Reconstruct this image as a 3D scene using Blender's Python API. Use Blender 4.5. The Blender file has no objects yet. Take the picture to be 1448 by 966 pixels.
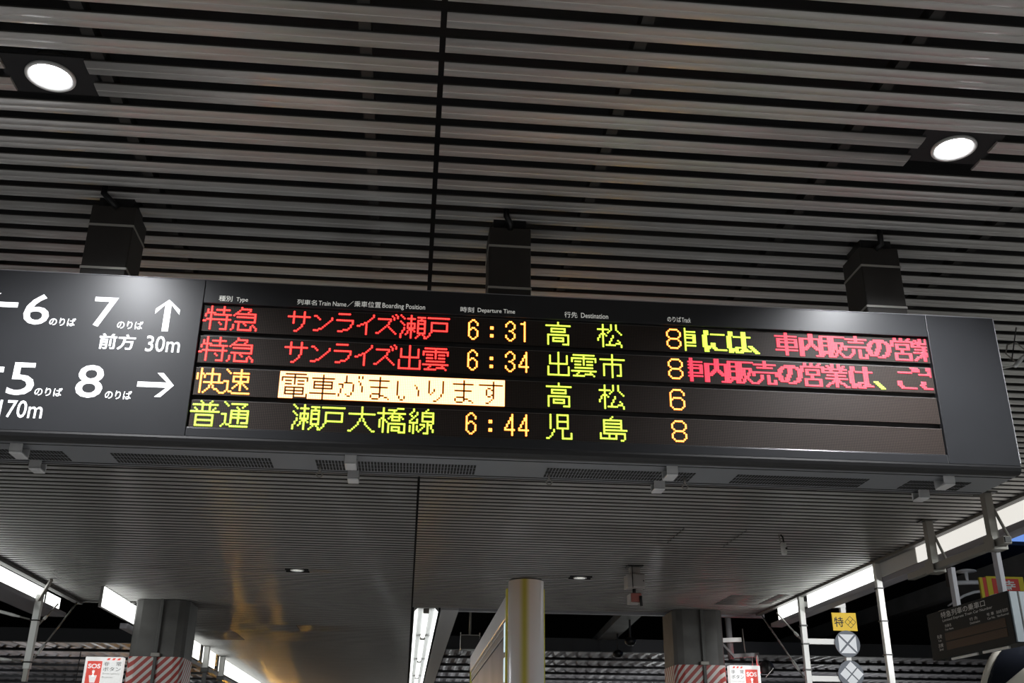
import bpy, bmesh, math, random
from mathutils import Vector, Matrix

random.seed(7)
S = bpy.context.scene
COL = S.collection
PI = math.pi

# ------------------------------------------------------------------ camera
def make_camera():
    p, r, y = (math.radians(v) for v in (23.04, 0.446, 5.463))
    F = Vector((math.sin(y) * math.cos(p), math.cos(y) * math.cos(p), math.sin(p)))
    R = Vector((math.cos(y), -math.sin(y), 0))
    U = R.cross(F)
    R2 = math.cos(r) * R + math.sin(r) * U
    U2 = -math.sin(r) * R + math.cos(r) * U
    cd = bpy.data.cameras.new('camera')
    cd.sensor_width = 36.0
    cd.lens = 36.0 * 1440.0 / 1448.0
    cd.clip_start, cd.clip_end = 0.05, 400
    co = bpy.data.objects.new('camera', cd)
    m = Matrix((R2, U2, -F)).transposed().to_4x4()
    m.translation = Vector((0, 0, 1.55))
    co.matrix_world = m
    COL.objects.link(co)
    S.camera = co
make_camera()

# ------------------------------------------------------------------ world, exposure, light levels
W = bpy.data.worlds.new('world')
S.world = W
W.use_nodes = True
W.node_tree.nodes['Background'].inputs[0].default_value = (0.16, 0.31, 0.78, 1)
W.node_tree.nodes['Background'].inputs[1].default_value = 1.0
S.view_settings.view_transform = 'Standard'
S.view_settings.look = 'None'
S.view_settings.gamma = 1.0
S.view_settings.exposure = 0.0
S.view_settings.use_curve_mapping = False
S.cycles.max_bounces = 6
S.cycles.diffuse_bounces = 4
S.cycles.glossy_bounces = 3
S.cycles.transmission_bounces = 2
S.cycles.sample_clamp_indirect = 4.0
S.cycles.caustics_reflective = False
S.cycles.caustics_refractive = False

DOWNLIGHT_WATTS = 270.0
FILL_TUBE_WATTS = 90.0
STRIP_RADIANCE = 3.2
TUBE_RADIANCE = 3.0

# ------------------------------------------------------------------ materials
MATS = {}
def mat(name, col, rough=0.6, metal=0.0, emit=None, strength=0.0, noise=0.0, nscale=8.0, spec=0.5, dirt=None):
    if name in MATS:
        return MATS[name]
    m = bpy.data.materials.new(name)
    m.use_nodes = True
    nt = m.node_tree
    b = nt.nodes['Principled BSDF']
    b.inputs['Base Color'].default_value = (*col, 1)
    b.inputs['Roughness'].default_value = rough
    b.inputs['Metallic'].default_value = metal
    b.inputs['Specular IOR Level'].default_value = spec
    if emit:
        b.inputs['Emission Color'].default_value = (*emit, 1)
        b.inputs['Emission Strength'].default_value = strength
    if noise > 0:
        tc = nt.nodes.new('ShaderNodeTexCoord')
        mp = nt.nodes.new('ShaderNodeMapping')
        if dirt:
            mp.inputs['Scale'].default_value = dirt
        nz = nt.nodes.new('ShaderNodeTexNoise')
        nz.inputs['Scale'].default_value = nscale
        nz.inputs['Detail'].default_value = 5
        rp = nt.nodes.new('ShaderNodeValToRGB')
        rp.color_ramp.elements[0].position = 0.3
        rp.color_ramp.elements[1].position = 0.7
        rp.color_ramp.elements[0].color = (*[c * (1 - noise) for c in col], 1)
        rp.color_ramp.elements[1].color = (*[min(1, c * (1 + noise)) for c in col], 1)
        nt.links.new(tc.outputs['Object'], mp.inputs['Vector'])
        nt.links.new(mp.outputs['Vector'], nz.inputs['Vector'])
        nt.links.new(nz.outputs['Fac'], rp.inputs['Fac'])
        nt.links.new(rp.outputs['Color'], b.inputs['Base Color'])
    MATS[name] = m
    return m

def stripe_mat(name, sy):
    """diagonal red and white safety stripes, wrapped round a column"""
    m = bpy.data.materials.new(name); m.use_nodes = True
    nt = m.node_tree; b = nt.nodes['Principled BSDF']
    tc = nt.nodes.new('ShaderNodeTexCoord'); sx = nt.nodes.new('ShaderNodeSeparateXYZ')
    nt.links.new(tc.outputs['Object'], sx.inputs[0])
    def mth(op, a, c):
        n = nt.nodes.new('ShaderNodeMath'); n.operation = op
        for i, v in enumerate((a, c)):
            if isinstance(v, (int, float)): n.inputs[i].default_value = v
            elif v is not None: nt.links.new(v, n.inputs[i])
        return n.outputs[0]
    u = mth('ADD', sx.outputs[0], mth('MULTIPLY', sx.outputs[1], sy))
    t = mth('MULTIPLY', mth('SUBTRACT', u, sx.outputs[2]), 1 / 0.122)
    g = mth('GREATER_THAN', mth('FRACT', t, None), 0.47)
    mx = nt.nodes.new('ShaderNodeMix'); mx.data_type = 'RGBA'
    nt.links.new(g, mx.inputs[0])
    mx.inputs[6].default_value = (0.72, 0.68, 0.66, 1)
    mx.inputs[7].default_value = (0.42, 0.055, 0.045, 1)
    nt.links.new(mx.outputs[2], b.inputs['Base Color'])
    b.inputs['Roughness'].default_value = 0.45
    return m

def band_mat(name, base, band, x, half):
    """aluminium with one soft lengthwise reflection painted into its colour at local X = x"""
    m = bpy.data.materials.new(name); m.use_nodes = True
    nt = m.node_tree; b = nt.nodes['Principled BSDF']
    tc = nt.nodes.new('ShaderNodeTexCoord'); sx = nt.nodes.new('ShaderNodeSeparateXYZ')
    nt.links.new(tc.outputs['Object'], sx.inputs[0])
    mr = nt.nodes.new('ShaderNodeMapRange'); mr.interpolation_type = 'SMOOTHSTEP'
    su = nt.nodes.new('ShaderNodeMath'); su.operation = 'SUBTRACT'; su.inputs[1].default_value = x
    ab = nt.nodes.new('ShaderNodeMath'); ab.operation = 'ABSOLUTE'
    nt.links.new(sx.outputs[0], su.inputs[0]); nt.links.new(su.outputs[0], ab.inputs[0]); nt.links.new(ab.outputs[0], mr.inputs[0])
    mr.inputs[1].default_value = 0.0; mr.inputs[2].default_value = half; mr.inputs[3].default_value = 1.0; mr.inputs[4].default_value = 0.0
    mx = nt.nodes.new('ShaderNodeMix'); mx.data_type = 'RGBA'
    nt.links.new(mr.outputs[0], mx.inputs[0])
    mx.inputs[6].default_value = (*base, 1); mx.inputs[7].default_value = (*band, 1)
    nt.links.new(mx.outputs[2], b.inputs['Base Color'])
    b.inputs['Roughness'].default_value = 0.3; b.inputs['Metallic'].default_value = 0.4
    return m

def led_panel_mat(name, lens, gap, px, pz, x0, z0, axis=0):
    """unlit dot matrix: a grid of round lenses on a dark board"""
    m = bpy.data.materials.new(name); m.use_nodes = True
    nt = m.node_tree; b = nt.nodes['Principled BSDF']
    tc = nt.nodes.new('ShaderNodeTexCoord'); sx = nt.nodes.new('ShaderNodeSeparateXYZ')
    nt.links.new(tc.outputs['Object'], sx.inputs[0])
    def mth(op, a, c=None):
        n = nt.nodes.new('ShaderNodeMath'); n.operation = op
        for i, v in enumerate((a, c)):
            if v is None: continue
            if isinstance(v, (int, float)): n.inputs[i].default_value = v
            else: nt.links.new(v, n.inputs[i])
        return n.outputs[0]
    def cell(o, off, pitch):
        f = mth('FRACT', mth('MULTIPLY', mth('SUBTRACT', o, off - 50 * pitch - pitch / 2), 1 / pitch))
        return mth('ABSOLUTE', mth('SUBTRACT', f, 0.5))
    a = cell(sx.outputs[axis], x0, px); c = cell(sx.outputs[2], z0, pz)
    d = mth('SQRT', mth('ADD', mth('MULTIPLY', a, a), mth('MULTIPLY', c, c)))
    g = mth('LESS_THAN', d, 0.36)
    mx = nt.nodes.new('ShaderNodeMix'); mx.data_type = 'RGBA'
    nt.links.new(g, mx.inputs[0])
    mx.inputs[6].default_value = (*gap, 1); mx.inputs[7].default_value = (*lens, 1)
    nt.links.new(mx.outputs[2], b.inputs['Base Color'])
    b.inputs['Roughness'].default_value = 0.5
    b.inputs['Specular IOR Level'].default_value = 0.18
    return m

M_SLAT = mat('anodised slat', (0.455, 0.445, 0.435), 0.30, 0.22, noise=0.12, nscale=3.0, dirt=(0.6, 14, 1))
M_SLATGLINT = mat('painted slat glint', (0.66, 0.65, 0.63), 0.35, 0.2)  # highlight on groove and far facet, painted as a paler tone
M_SLATSHADE = mat('painted slat edge shade', (0.06, 0.056, 0.052), 0.6)  # slat sides darkened to stand for the shade in the gaps
def brushed(m, aniso):
    nt = m.node_tree; b = nt.nodes['Principled BSDF']
    c = nt.nodes.new('ShaderNodeCombineXYZ'); c.inputs[1].default_value = 1.0
    b.inputs['Anisotropic'].default_value = aniso
    nt.links.new(c.outputs[0], b.inputs['Tangent'])
brushed(M_SLAT, 1.0)
M_PLENUM = mat('dark plenum', (0.018, 0.018, 0.02), 0.9)
M_PLENUM_RIB = mat('plenum steel', (0.022, 0.021, 0.020), 0.8)
M_TRIM = mat('fascia trim', (0.16, 0.155, 0.15), 0.5, 0.3)
M_SOFFIT = mat('grey soffit', (0.30, 0.29, 0.32), 0.55)
M_FLOOR = mat('platform paving', (0.42, 0.41, 0.40), 0.6, noise=0.15, nscale=2.0)
M_BALLAST = mat('track bed', (0.20, 0.19, 0.18), 0.95, noise=0.4, nscale=20)
M_DARK = mat('dark concrete', (0.018, 0.018, 0.020), 0.9, noise=0.3, nscale=0.6)
M_CORR = mat('galvanised roof sheet', (0.33, 0.31, 0.34), 0.55, 0.3, noise=0.25, nscale=1.5)
M_PURLIN = mat('roof purlin', (0.035, 0.035, 0.04), 0.7)
M_BEAM = mat('grey steel beam', (0.17, 0.17, 0.175), 0.6, noise=0.15, nscale=2)
M_CONC = mat('painted column', (0.105, 0.102, 0.10), 0.55, noise=0.22, nscale=3)
M_CONDUIT = mat('column conduit', (0.09, 0.09, 0.088), 0.5)
M_FACE = mat('charcoal sign metal', (0.027, 0.028, 0.031), 0.34, 0.25, noise=0.05, nscale=6)
M_BLACK = mat('black trim', (0.008, 0.008, 0.009), 0.45)
M_UNDER = mat('grey underside sheet', (0.23, 0.24, 0.255), 0.45, 0.35)
M_SLOT = mat('vent slot black', (0.012, 0.012, 0.012), 0.8)
M_CHROME = mat('bright metal clip', (0.74, 0.74, 0.75), 0.3, 0.3)
M_EDGEGLINT = mat('painted edge glint', (0.34, 0.34, 0.36), 0.3, 0.5)
M_ROWGLINT = mat('painted row glint', (0.22, 0.20, 0.19), 0.4, 0.3)
M_HANGER = mat('dark brown casing', (0.035, 0.031, 0.028), 0.5, noise=0.2, nscale=5)
M_BAND = mat('casing band', (0.55, 0.54, 0.50), 0.35, 0.4)
M_WHITE_LIT = mat('backlit white lettering', (0.8, 0.8, 0.8), 0.5, emit=(0.94, 0.95, 1.0), strength=0.82)
M_HEAD = mat('white heading print', (0.62, 0.62, 0.58), 0.5, emit=(0.9, 0.9, 0.85), strength=0.36)
M_GREYPRINT = mat('grey print', (0.72, 0.72, 0.70), 0.5)
M_LED_R = mat('lit red diode', (0.2, 0.02, 0.02), 0.5, emit=(1.0, 0.034, 0.026), strength=4.6)
M_LED_P = mat('lit crimson diode', (0.2, 0.02, 0.03), 0.5, emit=(1.0, 0.05, 0.095), strength=1.8)
M_LED_A = mat('lit amber diode', (0.2, 0.1, 0.02), 0.5, emit=(1.0, 0.34, 0.05), strength=6.5)
M_LED_G = mat('lit yellow green diode', (0.1, 0.15, 0.02), 0.5, emit=(0.64, 0.90, 0.07), strength=3.0)
M_LED_W = mat('lit pale amber diode', (0.2, 0.15, 0.05), 0.5, emit=(1.0, 0.72, 0.33), strength=3.2)
M_HALO = {'lit red diode': mat('red diode halo', (0.2, 0.02, 0.02), 0.5, emit=(1.0, 0.0, 0.012), strength=0.55),  # colour fringe round each lit dot, painted as emission
          'lit crimson diode': mat('crimson diode halo', (0.2, 0.02, 0.03), 0.5, emit=(1.0, 0.0, 0.03), strength=0.4),
          'lit amber diode': mat('amber diode halo', (0.2, 0.1, 0.02), 0.5, emit=(1.0, 0.16, 0.0), strength=0.6),
          'lit yellow green diode': mat('green diode halo', (0.1, 0.15, 0.02), 0.5, emit=(0.42, 0.62, 0.0), strength=0.35),
          'lit pale amber diode': mat('pale diode halo', (0.2, 0.15, 0.05), 0.5, emit=(1.0, 0.20, 0.0), strength=0.8)}
M_ROWGAP = mat('matrix backing', (0.010, 0.009, 0.009), 0.6)
M_WHITE_METAL = mat('white painted steel', (0.84, 0.84, 0.82), 0.45)
M_GREY_METAL = mat('warm grey steel', (0.30, 0.285, 0.26), 0.45, 0.2)
M_ROD = mat('rod steel', (0.35, 0.34, 0.32), 0.45, 0.5)
M_STRIP = mat('lit diffuser', (0.8, 0.8, 0.8), 0.5, emit=(0.97, 1.0, 0.95), strength=STRIP_RADIANCE)
M_STRIP_FAR = mat('lit far diffuser', (0.8, 0.8, 0.8), 0.5, emit=(0.97, 1.0, 0.96), strength=1.9)
M_STRIP_DIM = mat('warm lit diffuser', (0.8, 0.8, 0.78), 0.5, emit=(0.93, 0.90, 0.84), strength=0.82)
M_STRIP_OFF = mat('unlit diffuser', (0.78, 0.76, 0.73), 0.5)
M_TUBE = mat('lit fluorescent tube', (0.9, 0.9, 0.9), 0.4, emit=(0.96, 1.0, 0.97), strength=TUBE_RADIANCE)
M_REFLECT = mat('white reflector', (0.62, 0.62, 0.62), 0.35)
M_LAMP = mat('lit lamp lens', (0.9, 0.9, 0.9), 0.3, emit=(0.96, 0.98, 1.0), strength=22.0)
M_LAMP_FAR = mat('lit lamp lens far', (0.9, 0.9, 0.9), 0.3, emit=(0.95, 1.0, 0.97), strength=5.0)
M_CUP = mat('lamp cup', (0.75, 0.75, 0.75), 0.3)
M_CREAM = mat('cream train paint', (0.78, 0.75, 0.66), 0.25)
M_WIND = mat('dark windscreen', (0.012, 0.014, 0.02), 0.08)
M_SILVER = mat('satin aluminium', (0.62, 0.61, 0.64), 0.32, 0.25)
M_YELLOWTRIM = mat('yellow trim', (0.62, 0.60, 0.10), 0.4)
M_YELLOW = mat('yellow sign paint', (0.85, 0.55, 0.02), 0.5)
M_YELLOWB = mat('yellow banner', (0.62, 0.52, 0.03), 0.6)
M_REDB = mat('red banner', (0.62, 0.06, 0.05), 0.6)
M_MARKER = mat('marker grey', (0.12, 0.135, 0.165), 0.5)
M_MARKWHITE = mat('marker white', (0.78, 0.80, 0.84), 0.5)
M_BLACKPRINT = mat('black print', (0.015, 0.015, 0.015), 0.6)
M_SOSW = mat('lit white sign face', (0.8, 0.8, 0.8), 0.5, emit=(0.97, 0.98, 0.96), strength=0.62)
M_SOSR = mat('lit red sign field', (0.7, 0.1, 0.08), 0.5, emit=(0.88, 0.115, 0.09), strength=0.62)
M_SOSL = mat('lit white sign mark', (0.8, 0.8, 0.8), 0.5, emit=(1, 0.98, 0.97), strength=0.72)
M_BOARD = mat('charcoal board', (0.016, 0.017, 0.017), 0.75)
M_BOARD_LED = led_panel_mat('brown unlit matrix', (0.10, 0.062, 0.042), (0.05, 0.033, 0.026), 0.012, 0.012, 0, 0, axis=1)
M_CAM = mat('camera housing', (0.46, 0.43, 0.42), 0.45)
M_CAMDARK = mat('camera dark', (0.03, 0.03, 0.03), 0.4)
M_PORCELAIN = mat('white porcelain', (0.62, 0.64, 0.70), 0.3)
M_REDLAMP = mat('red lamp', (0.4, 0.02, 0.02), 0.4, emit=(1, 0.02, 0.04), strength=16.0)
M_AMBERLAMP = mat('amber display', (0.4, 0.2, 0.02), 0.4, emit=(1, 0.50, 0.07), strength=48.0)
M_POSTER = mat('notice paper', (0.20, 0.19, 0.22), 0.35, noise=0.35, nscale=2.5)
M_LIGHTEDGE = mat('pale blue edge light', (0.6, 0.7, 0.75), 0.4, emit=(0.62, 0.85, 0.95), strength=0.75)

# ------------------------------------------------------------------ mesh helpers
class MB:
    def __init__(self):
        self.bm = bmesh.new()
    def box(self, x0, x1, y0, y1, z0, z1, mi=0, bevel=0.0, seg=2):
        r = bmesh.ops.create_cube(self.bm, size=1.0)
        for v in r['verts']:
            v.co = Vector(((x0 + x1) / 2 + v.co.x * (x1 - x0), (y0 + y1) / 2 + v.co.y * (y1 - y0), (z0 + z1) / 2 + v.co.z * (z1 - z0)))
        fs = set(f for v in r['verts'] for f in v.link_faces)
        for f in fs: f.material_index = mi
        if bevel > 0:
            es = list(set(e for f in fs for e in f.edges))
            bmesh.ops.bevel(self.bm, geom=es, offset=bevel, segments=seg, affect='EDGES', profile=0.5)
        return self
    def tube(self, pts, rad, n=10, cap=True, mi=0, smooth=True):
        pts = [Vector(p) for p in pts]
        rs = rad if isinstance(rad, (list, tuple)) else [rad] * len(pts)
        rings = []
        prev = None
        for i, p in enumerate(pts):
            d = (pts[min(i + 1, len(pts) - 1)] - pts[max(i - 1, 0)]).normalized()
            if prev is None:
                a = Vector((0, 0, 1)) if abs(d.z) < 0.9 else Vector((1, 0, 0))
                u = d.cross(a).normalized()
            else:
                u = (prev - d * prev.dot(d)).normalized()
            prev = u
            w = d.cross(u)
            rings.append([self.bm.verts.new(p + (u * math.cos(2 * PI * k / n) + w * math.sin(2 * PI * k / n)) * rs[i]) for k in range(n)])
        for a, b in zip(rings, rings[1:]):
            for k in range(n):
                f = self.bm.faces.new((a[k], a[(k + 1) % n], b[(k + 1) % n], b[k]))
                f.smooth = smooth; f.material_index = mi
        if cap:
            for rg, rev in ((rings[0], True), (rings[-1], False)):
                f = self.bm.faces.new(list(reversed(rg)) if rev else rg); f.material_index = mi
        return self
    def bar(self, a, b, w, h, mi=0):
        """rectangular bar from a to b, w across (horizontal), h the other way"""
        a, b = Vector(a), Vector(b)
        d = (b - a).normalized()
        up = Vector((0, 0, 1)) if abs(d.z) < 0.9 else Vector((0, 1, 0))
        u = d.cross(up).normalized(); v = u.cross(d)
        q = [(-1, -1), (1, -1), (1, 1), (-1, 1)]
        A = [self.bm.verts.new(a + u * x * w / 2 + v * y * h / 2) for x, y in q]
        B = [self.bm.verts.new(b + u * x * w / 2 + v * y * h / 2) for x, y in q]
        fs = [A[::-1], B] + [[A[i], A[(i + 1) % 4], B[(i + 1) % 4], B[i]] for i in range(4)]
        for f in fs:
            self.bm.faces.new(f).material_index = mi
        return self
    def lathe(self, prof, cx, cy, n=32, mi=0, smooth=True):
        """profile of (radius, z) turned about the vertical through (cx, cy)"""
        rings = []
        for r, z in prof:
            if r < 1e-6:
                rings.append([self.bm.verts.new((cx, cy, z))])
            else:
                rings.append([self.bm.verts.new((cx + r * math.cos(2 * PI * k / n), cy + r * math.sin(2 * PI * k / n), z)) for k in range(n)])
        for a, b in zip(rings, rings[1:]):
            for k in range(n):
                q = [a[k % len(a)], a[(k + 1) % len(a)], b[(k + 1) % len(b)], b[k % len(b)]]
                q = list(dict.fromkeys(q))
                if len(q) > 2:
                    f = self.bm.faces.new(q); f.smooth = smooth; f.material_index = mi
        return self
    def prism(self, poly, a, b, fn, mi=0):
        """extrude 2-D polygon between depths a and b; fn(u, v, d) -> point"""
        A = [self.bm.verts.new(fn(u, v, a)) for u, v in poly]
        B = [self.bm.verts.new(fn(u, v, b)) for u, v in poly]
        n = len(poly)
        self.bm.faces.new(A).material_index = mi
        self.bm.faces.new(B[::-1]).material_index = mi
        for i in range(n):
            self.bm.faces.new((A[i], B[i], B[(i + 1) % n], A[(i + 1) % n])).material_index = mi
        return self
    def quad(self, *ps, mi=0):
        f = self.bm.faces.new([self.bm.verts.new(p) for p in ps]); f.material_index = mi
        return self
    def build(self, name, mats, parent=None, recalc=True, smooth_angle=None):
        if recalc:
            bmesh.ops.recalc_face_normals(self.bm, faces=self.bm.faces)
        me = bpy.data.meshes.new(name)
        self.bm.to_mesh(me); self.bm.free()
        for m in (mats if isinstance(mats, (list, tuple)) else [mats]):
            me.materials.append(m)
        return link(name, me, parent)

def link(name, me, parent=None):
    o = bpy.data.objects.new(name, me)
    COL.objects.link(o)
    if parent is not None:
        o.parent = parent
        top = parent
        off = Vector((0, 0, 0))
        while top is not None:
            off += top.location
            top = top.parent
        if me is not None and hasattr(me, 'transform'):
            me.transform(Matrix.Translation(-off))
        else:
            o.location = -off
    return o

def tag(o, label, cat, group=None):
    o['label'] = label; o['category'] = cat
    if group: o['group'] = group
    return o
def thing(name, label, cat, loc, group=None):
    o = bpy.data.objects.new(name, None)
    o.empty_display_size = 0.1
    o.location = loc
    COL.objects.link(o)
    return tag(o, label, cat, group)
def struct(o):
    o['kind'] = 'structure'
    return o
def copy_tree(o, parent=None):
    c = o.copy(); COL.objects.link(c)
    if parent is not None:
        c.parent = parent
    for ch in list(o.children):
        copy_tree(ch, c)
    return c

def text_mesh(s, bold=0.0):
    cu = bpy.data.curves.new('lettering', 'FONT')
    cu.body = s
    cu.offset = bold
    cu.resolution_u = 3
    o = bpy.data.objects.new('lettering', cu)
    COL.objects.link(o)
    dg = bpy.context.evaluated_depsgraph_get()
    dg.update()
    me = bpy.data.meshes.new_from_object(o.evaluated_get(dg))
    bpy.data.objects.remove(o)
    return me

def lettering(name, s, m, parent, u0, u1, v0, v1, fn, bold=0.0):
    """text filled into the box u0..u1, v0..v1; fn(u, v) -> point"""
    me = text_mesh(s, bold)
    xs = [v.co.x for v in me.vertices]; ys = [v.co.y for v in me.vertices]
    ax, bx, ay, by = min(xs), max(xs), min(ys), max(ys)
    for v in me.vertices:
        v.co = fn(u0 + (v.co.x - ax) / (bx - ax) * (u1 - u0), v0 + (v.co.y - ay) / (by - ay) * (v1 - v0))
    me.materials.clear(); me.materials.append(m)
    return link(name, me, parent)

def flat_poly(name, polys, m, parent, fn):
    mb = MB()
    for p in polys:
        mb.bm.faces.new([mb.bm.verts.new(fn(u, v)) for u, v in p])
    return mb.build(name, m, parent, recalc=False)

# ------------------------------------------------------------------ ceiling of slats
PITCH, SW, SH, ZC = 0.1227, 0.074, 0.010, 3.75
CX0, CX1, GAP = -4.60, 5.06, 0.020
# places where the slats are cut: (x0, x1, y0, y1)
DL = [(-1.318, 3.02), (1.98, 3.10), (-1.33, 7.69), (2.0, 7.72), (-1.352, 12.335), (2.035, 12.375)]
CUTS = [(x - 0.14, x + 0.14, y - 0.065, y + 0.065) for x, y in DL]
for hx, ya, yb in ((2.597, 9.57, 10.26), (3.22, 9.5, 10.28), (4.21, 13.4, 14.14), (4.80, 13.26, 14.05), (-2.95, 18.28, 19.38), (-1.83, 17.3, 17.92)):
    CUTS.append((hx - 0.006, hx + 0.006, ya, yb))

def slat(mb, xa, xb, yf):
    """one slat from xa to xb whose far edge is at yf: crowned underside, a groove, rolled edges"""
    y0 = yf - SW
    prof = [(y0, ZC + SH), (y0, ZC + 0.004), (y0 + 0.003, ZC + 0.0012), (y0 + 0.018, ZC - 0.0004), (y0 + 0.034, ZC - 0.001),
            (y0 + 0.0355, ZC + 0.0010), (y0 + 0.037, ZC - 0.001), (y0 + 0.056, ZC - 0.0004), (yf - 0.003, ZC + 0.0012), (yf, ZC + 0.004), (yf, ZC + SH)]
    A = [mb.bm.verts.new((xa, y, z)) for y, z in prof]
    B = [mb.bm.verts.new((xb, y, z)) for y, z in prof]
    for i in range(len(prof) - 1):
        f = mb.bm.faces.new((A[i], A[i + 1], B[i + 1], B[i]))
        f.smooth = i not in (4, 5)
        f.material_index = 1 if i in (0, len(prof) - 2) else 2 if i in (4, 5, 8) else 0
    mb.bm.faces.new(A[::-1]); mb.bm.faces.new(B)

def slat_field(name, x0, x1, ylo, yhi):
    mb = MB()
    k0 = math.ceil((ylo + SW - 2.622) / PITCH); k1 = math.floor((yhi - 2.622) / PITCH)
    for k in range(k0, k1 + 1):
        yf = 2.622 + k * PITCH
        spans = [(x0, x1)]
        for a, b, c, d in CUTS:
            if yf > c and yf - SW < d:
                ns = []
                for s, e in spans:
                    if b <= s or a >= e: ns.append((s, e))
                    else:
                        if a > s: ns.append((s, a))
                        if b < e: ns.append((b, e))
                spans = ns
        for s, e in spans:
            slat(mb, s, e, yf)
    return struct(mb.build(name, [M_SLAT, M_SLATSHADE, M_SLATGLINT]))

slat_field('ceiling', CX0, 0.022 - GAP / 2, -3.2, 15.05)
slat_field('ceiling', 0.022 + GAP / 2, CX1, -3.2, 15.05)
slat_field('ceiling', -3.86, 0.022 - GAP / 2, 15.05, 44)
mb = MB()
mb.box(CX0, CX1, -3.3, 15.0, 4.10, 4.2)
mb.box(-3.86, 0.45, 15.0, 44, 4.10, 4.2)
struct(mb.build('ceiling_slab', M_PLENUM))
mb = MB()                                   # carrier rails above the slats
for x in [-3.85 + 0.9 * i for i in range(10)]:
    mb.box(x, x + 0.04, -3.2, 15.0, ZC + SH + 0.002, ZC + SH + 0.05)
for x in (-3.6, -2.7, -1.8, -0.9, -0.1):
    mb.box(x, x + 0.04, 15.0, 44, ZC + SH + 0.002, ZC + SH + 0.05)
struct(mb.build('ceiling_beam', M_PLENUM_RIB))

# edges of the ceiling: dark trims, far edge, outer soffits
mb = MB()
mb.box(5.065, 5.135, -3.2, 14.95, 3.725, 3.80)
mb.box(5.07, 5.13, -3.2, 14.95, 3.80, 4.2)
struct(mb.build('trim_right', M_TRIM))
mb = MB()
mb.box(-4.685, -4.60, -3.2, 15.2, 3.715, 3.80)
mb.box(-4.68, -4.60, -3.2, 15.2, 3.80, 4.2)
struct(mb.build('trim_left', M_TRIM))
mb = MB()
mb.box(0.70, 5.25, 15.10, 15.20, 3.725, 4.2)
struct(mb.build('trim_back', mat('pale edge trim', (0.42, 0.42, 0.46), 0.5)))
mb = MB()
mb.box(-4.60, -3.86, 15.06, 15.12, 3.73, 4.2)
struct(mb.build('trim_back_left', M_TRIM))
mb = MB()
mb.box(5.16, 5.32, -3.2, 14.6, 3.52, 3.575)
mb.box(5.30, 5.335, -3.2, 14.6, 3.575, 3.95)
mb.box(5.16, 5.335, -3.2, 14.6, 3.95, 4.0)
struct(mb.build('soffit_slab_right', M_SOFFIT))
mb = MB()
mb.box(-5.05, -4.71, -3.2, 14.9, 3.50, 3.555)
mb.box(-5.09, -5.05, -3.2, 14.9, 3.50, 3.95)
mb.box(-5.05, -4.71, -3.2, 14.9, 3.95, 4.0)
struct(mb.build('soffit_slab_left', M_SOFFIT))
mb = MB()
mb.box(0.445, 0.70, 15.12, 44, 3.735, 3.80)
struct(mb.build('ceiling_panel', mat('pale soffit panel', (0.62, 0.62, 0.64), 0.4)))
mb = MB()
mb.box(-4.05, -3.95, 15.2, 44, 3.40, 3.47)
mb.box(-4.4, -3.95, 15.2, 44, 3.80, 3.86)
struct(mb.build('soffit_beam_left', M_SOFFIT))

# ------------------------------------------------------------------ floor, tracks and the dark hall around
mb = MB(); mb.box(-4.75, 4.72, -12, 70, -0.35, 0.0); struct(mb.build('floor', M_FLOOR))
mb = MB(); mb.box(-40, 40, -20, 80, -1.5, -1.2); struct(mb.build('ground', M_BALLAST))
mb = MB(); mb.box(-34, 13.6, -20, 78, 7.0, 7.1); mb.box(13.6, 34, -20, 16, 7.0, 7.1); mb.box(13.6, 34, 24.45, 78, 7.0, 7.1); struct(mb.build('roof_slab', M_DARK))
mb = MB(); mb.box(-34, 34, 76, 77, -1.2, 14); struct(mb.build('wall_front', M_DARK))
mb = MB(); mb.box(-34, 34, -19, -18, -1.2, 14); struct(mb.build('wall_back', M_DARK))
mb = MB(); mb.box(-34, -33, -20, 78, -1.2, 14); struct(mb.build('wall_left', M_DARK))
mb = MB(); mb.box(33, 34, -20, 78, -1.2, 10); struct(mb.build('wall_right', M_DARK))

# corrugated canopy roofs beyond, ribs running away, purlins across
def corrugated(x0, x1, y0, y1, z):
    mb = MB()
    n = int((x1 - x0) / 0.075)
    A, B = [], []
    for i in range(n + 1):
        x = x0 + i * 0.075
        zz = z + (0.05 if i % 4 in (0, 1) else 0.0)
        A.append(mb.bm.verts.new((x, y0, zz))); B.append(mb.bm.verts.new((x, y1, zz)))
    for i in range(n):
        mb.bm.faces.new((A[i], A[i + 1], B[i + 1], B[i]))
    return mb
for x0, x1 in ((0.75, 28.0), (-26.0, -4.5)):
    struct(corrugated(x0, x1, 24.2, 70, 4.25).build('roof', M_CORR))
    mb = MB(); mb.box(x0, x1, 24.0, 24.15, 4.16, 4.45); struct(mb.build('roof_fascia', M_PURLIN))
    mb = MB()
    y = 24.2
    while y < 70:
        mb.box(x0, x1, y, y + 0.12, 4.185, 4.245)
        y += 1.95
    struct(mb.build('roof_beam', M_PURLIN))
mb = MB()
mb.box(11.9, 12.15, 9, 60, 5.25, 5.62)
mb.box(12.15, 24, 9, 60, 5.50, 5.60)
struct(mb.build('roof_beam', M_BEAM))
mb = MB(); mb.bar((4.32, 19.2, 4.56), (4.95, 33.5, 4.38), 0.40, 0.16); struct(mb.build('roof_beam', M_BEAM))

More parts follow.
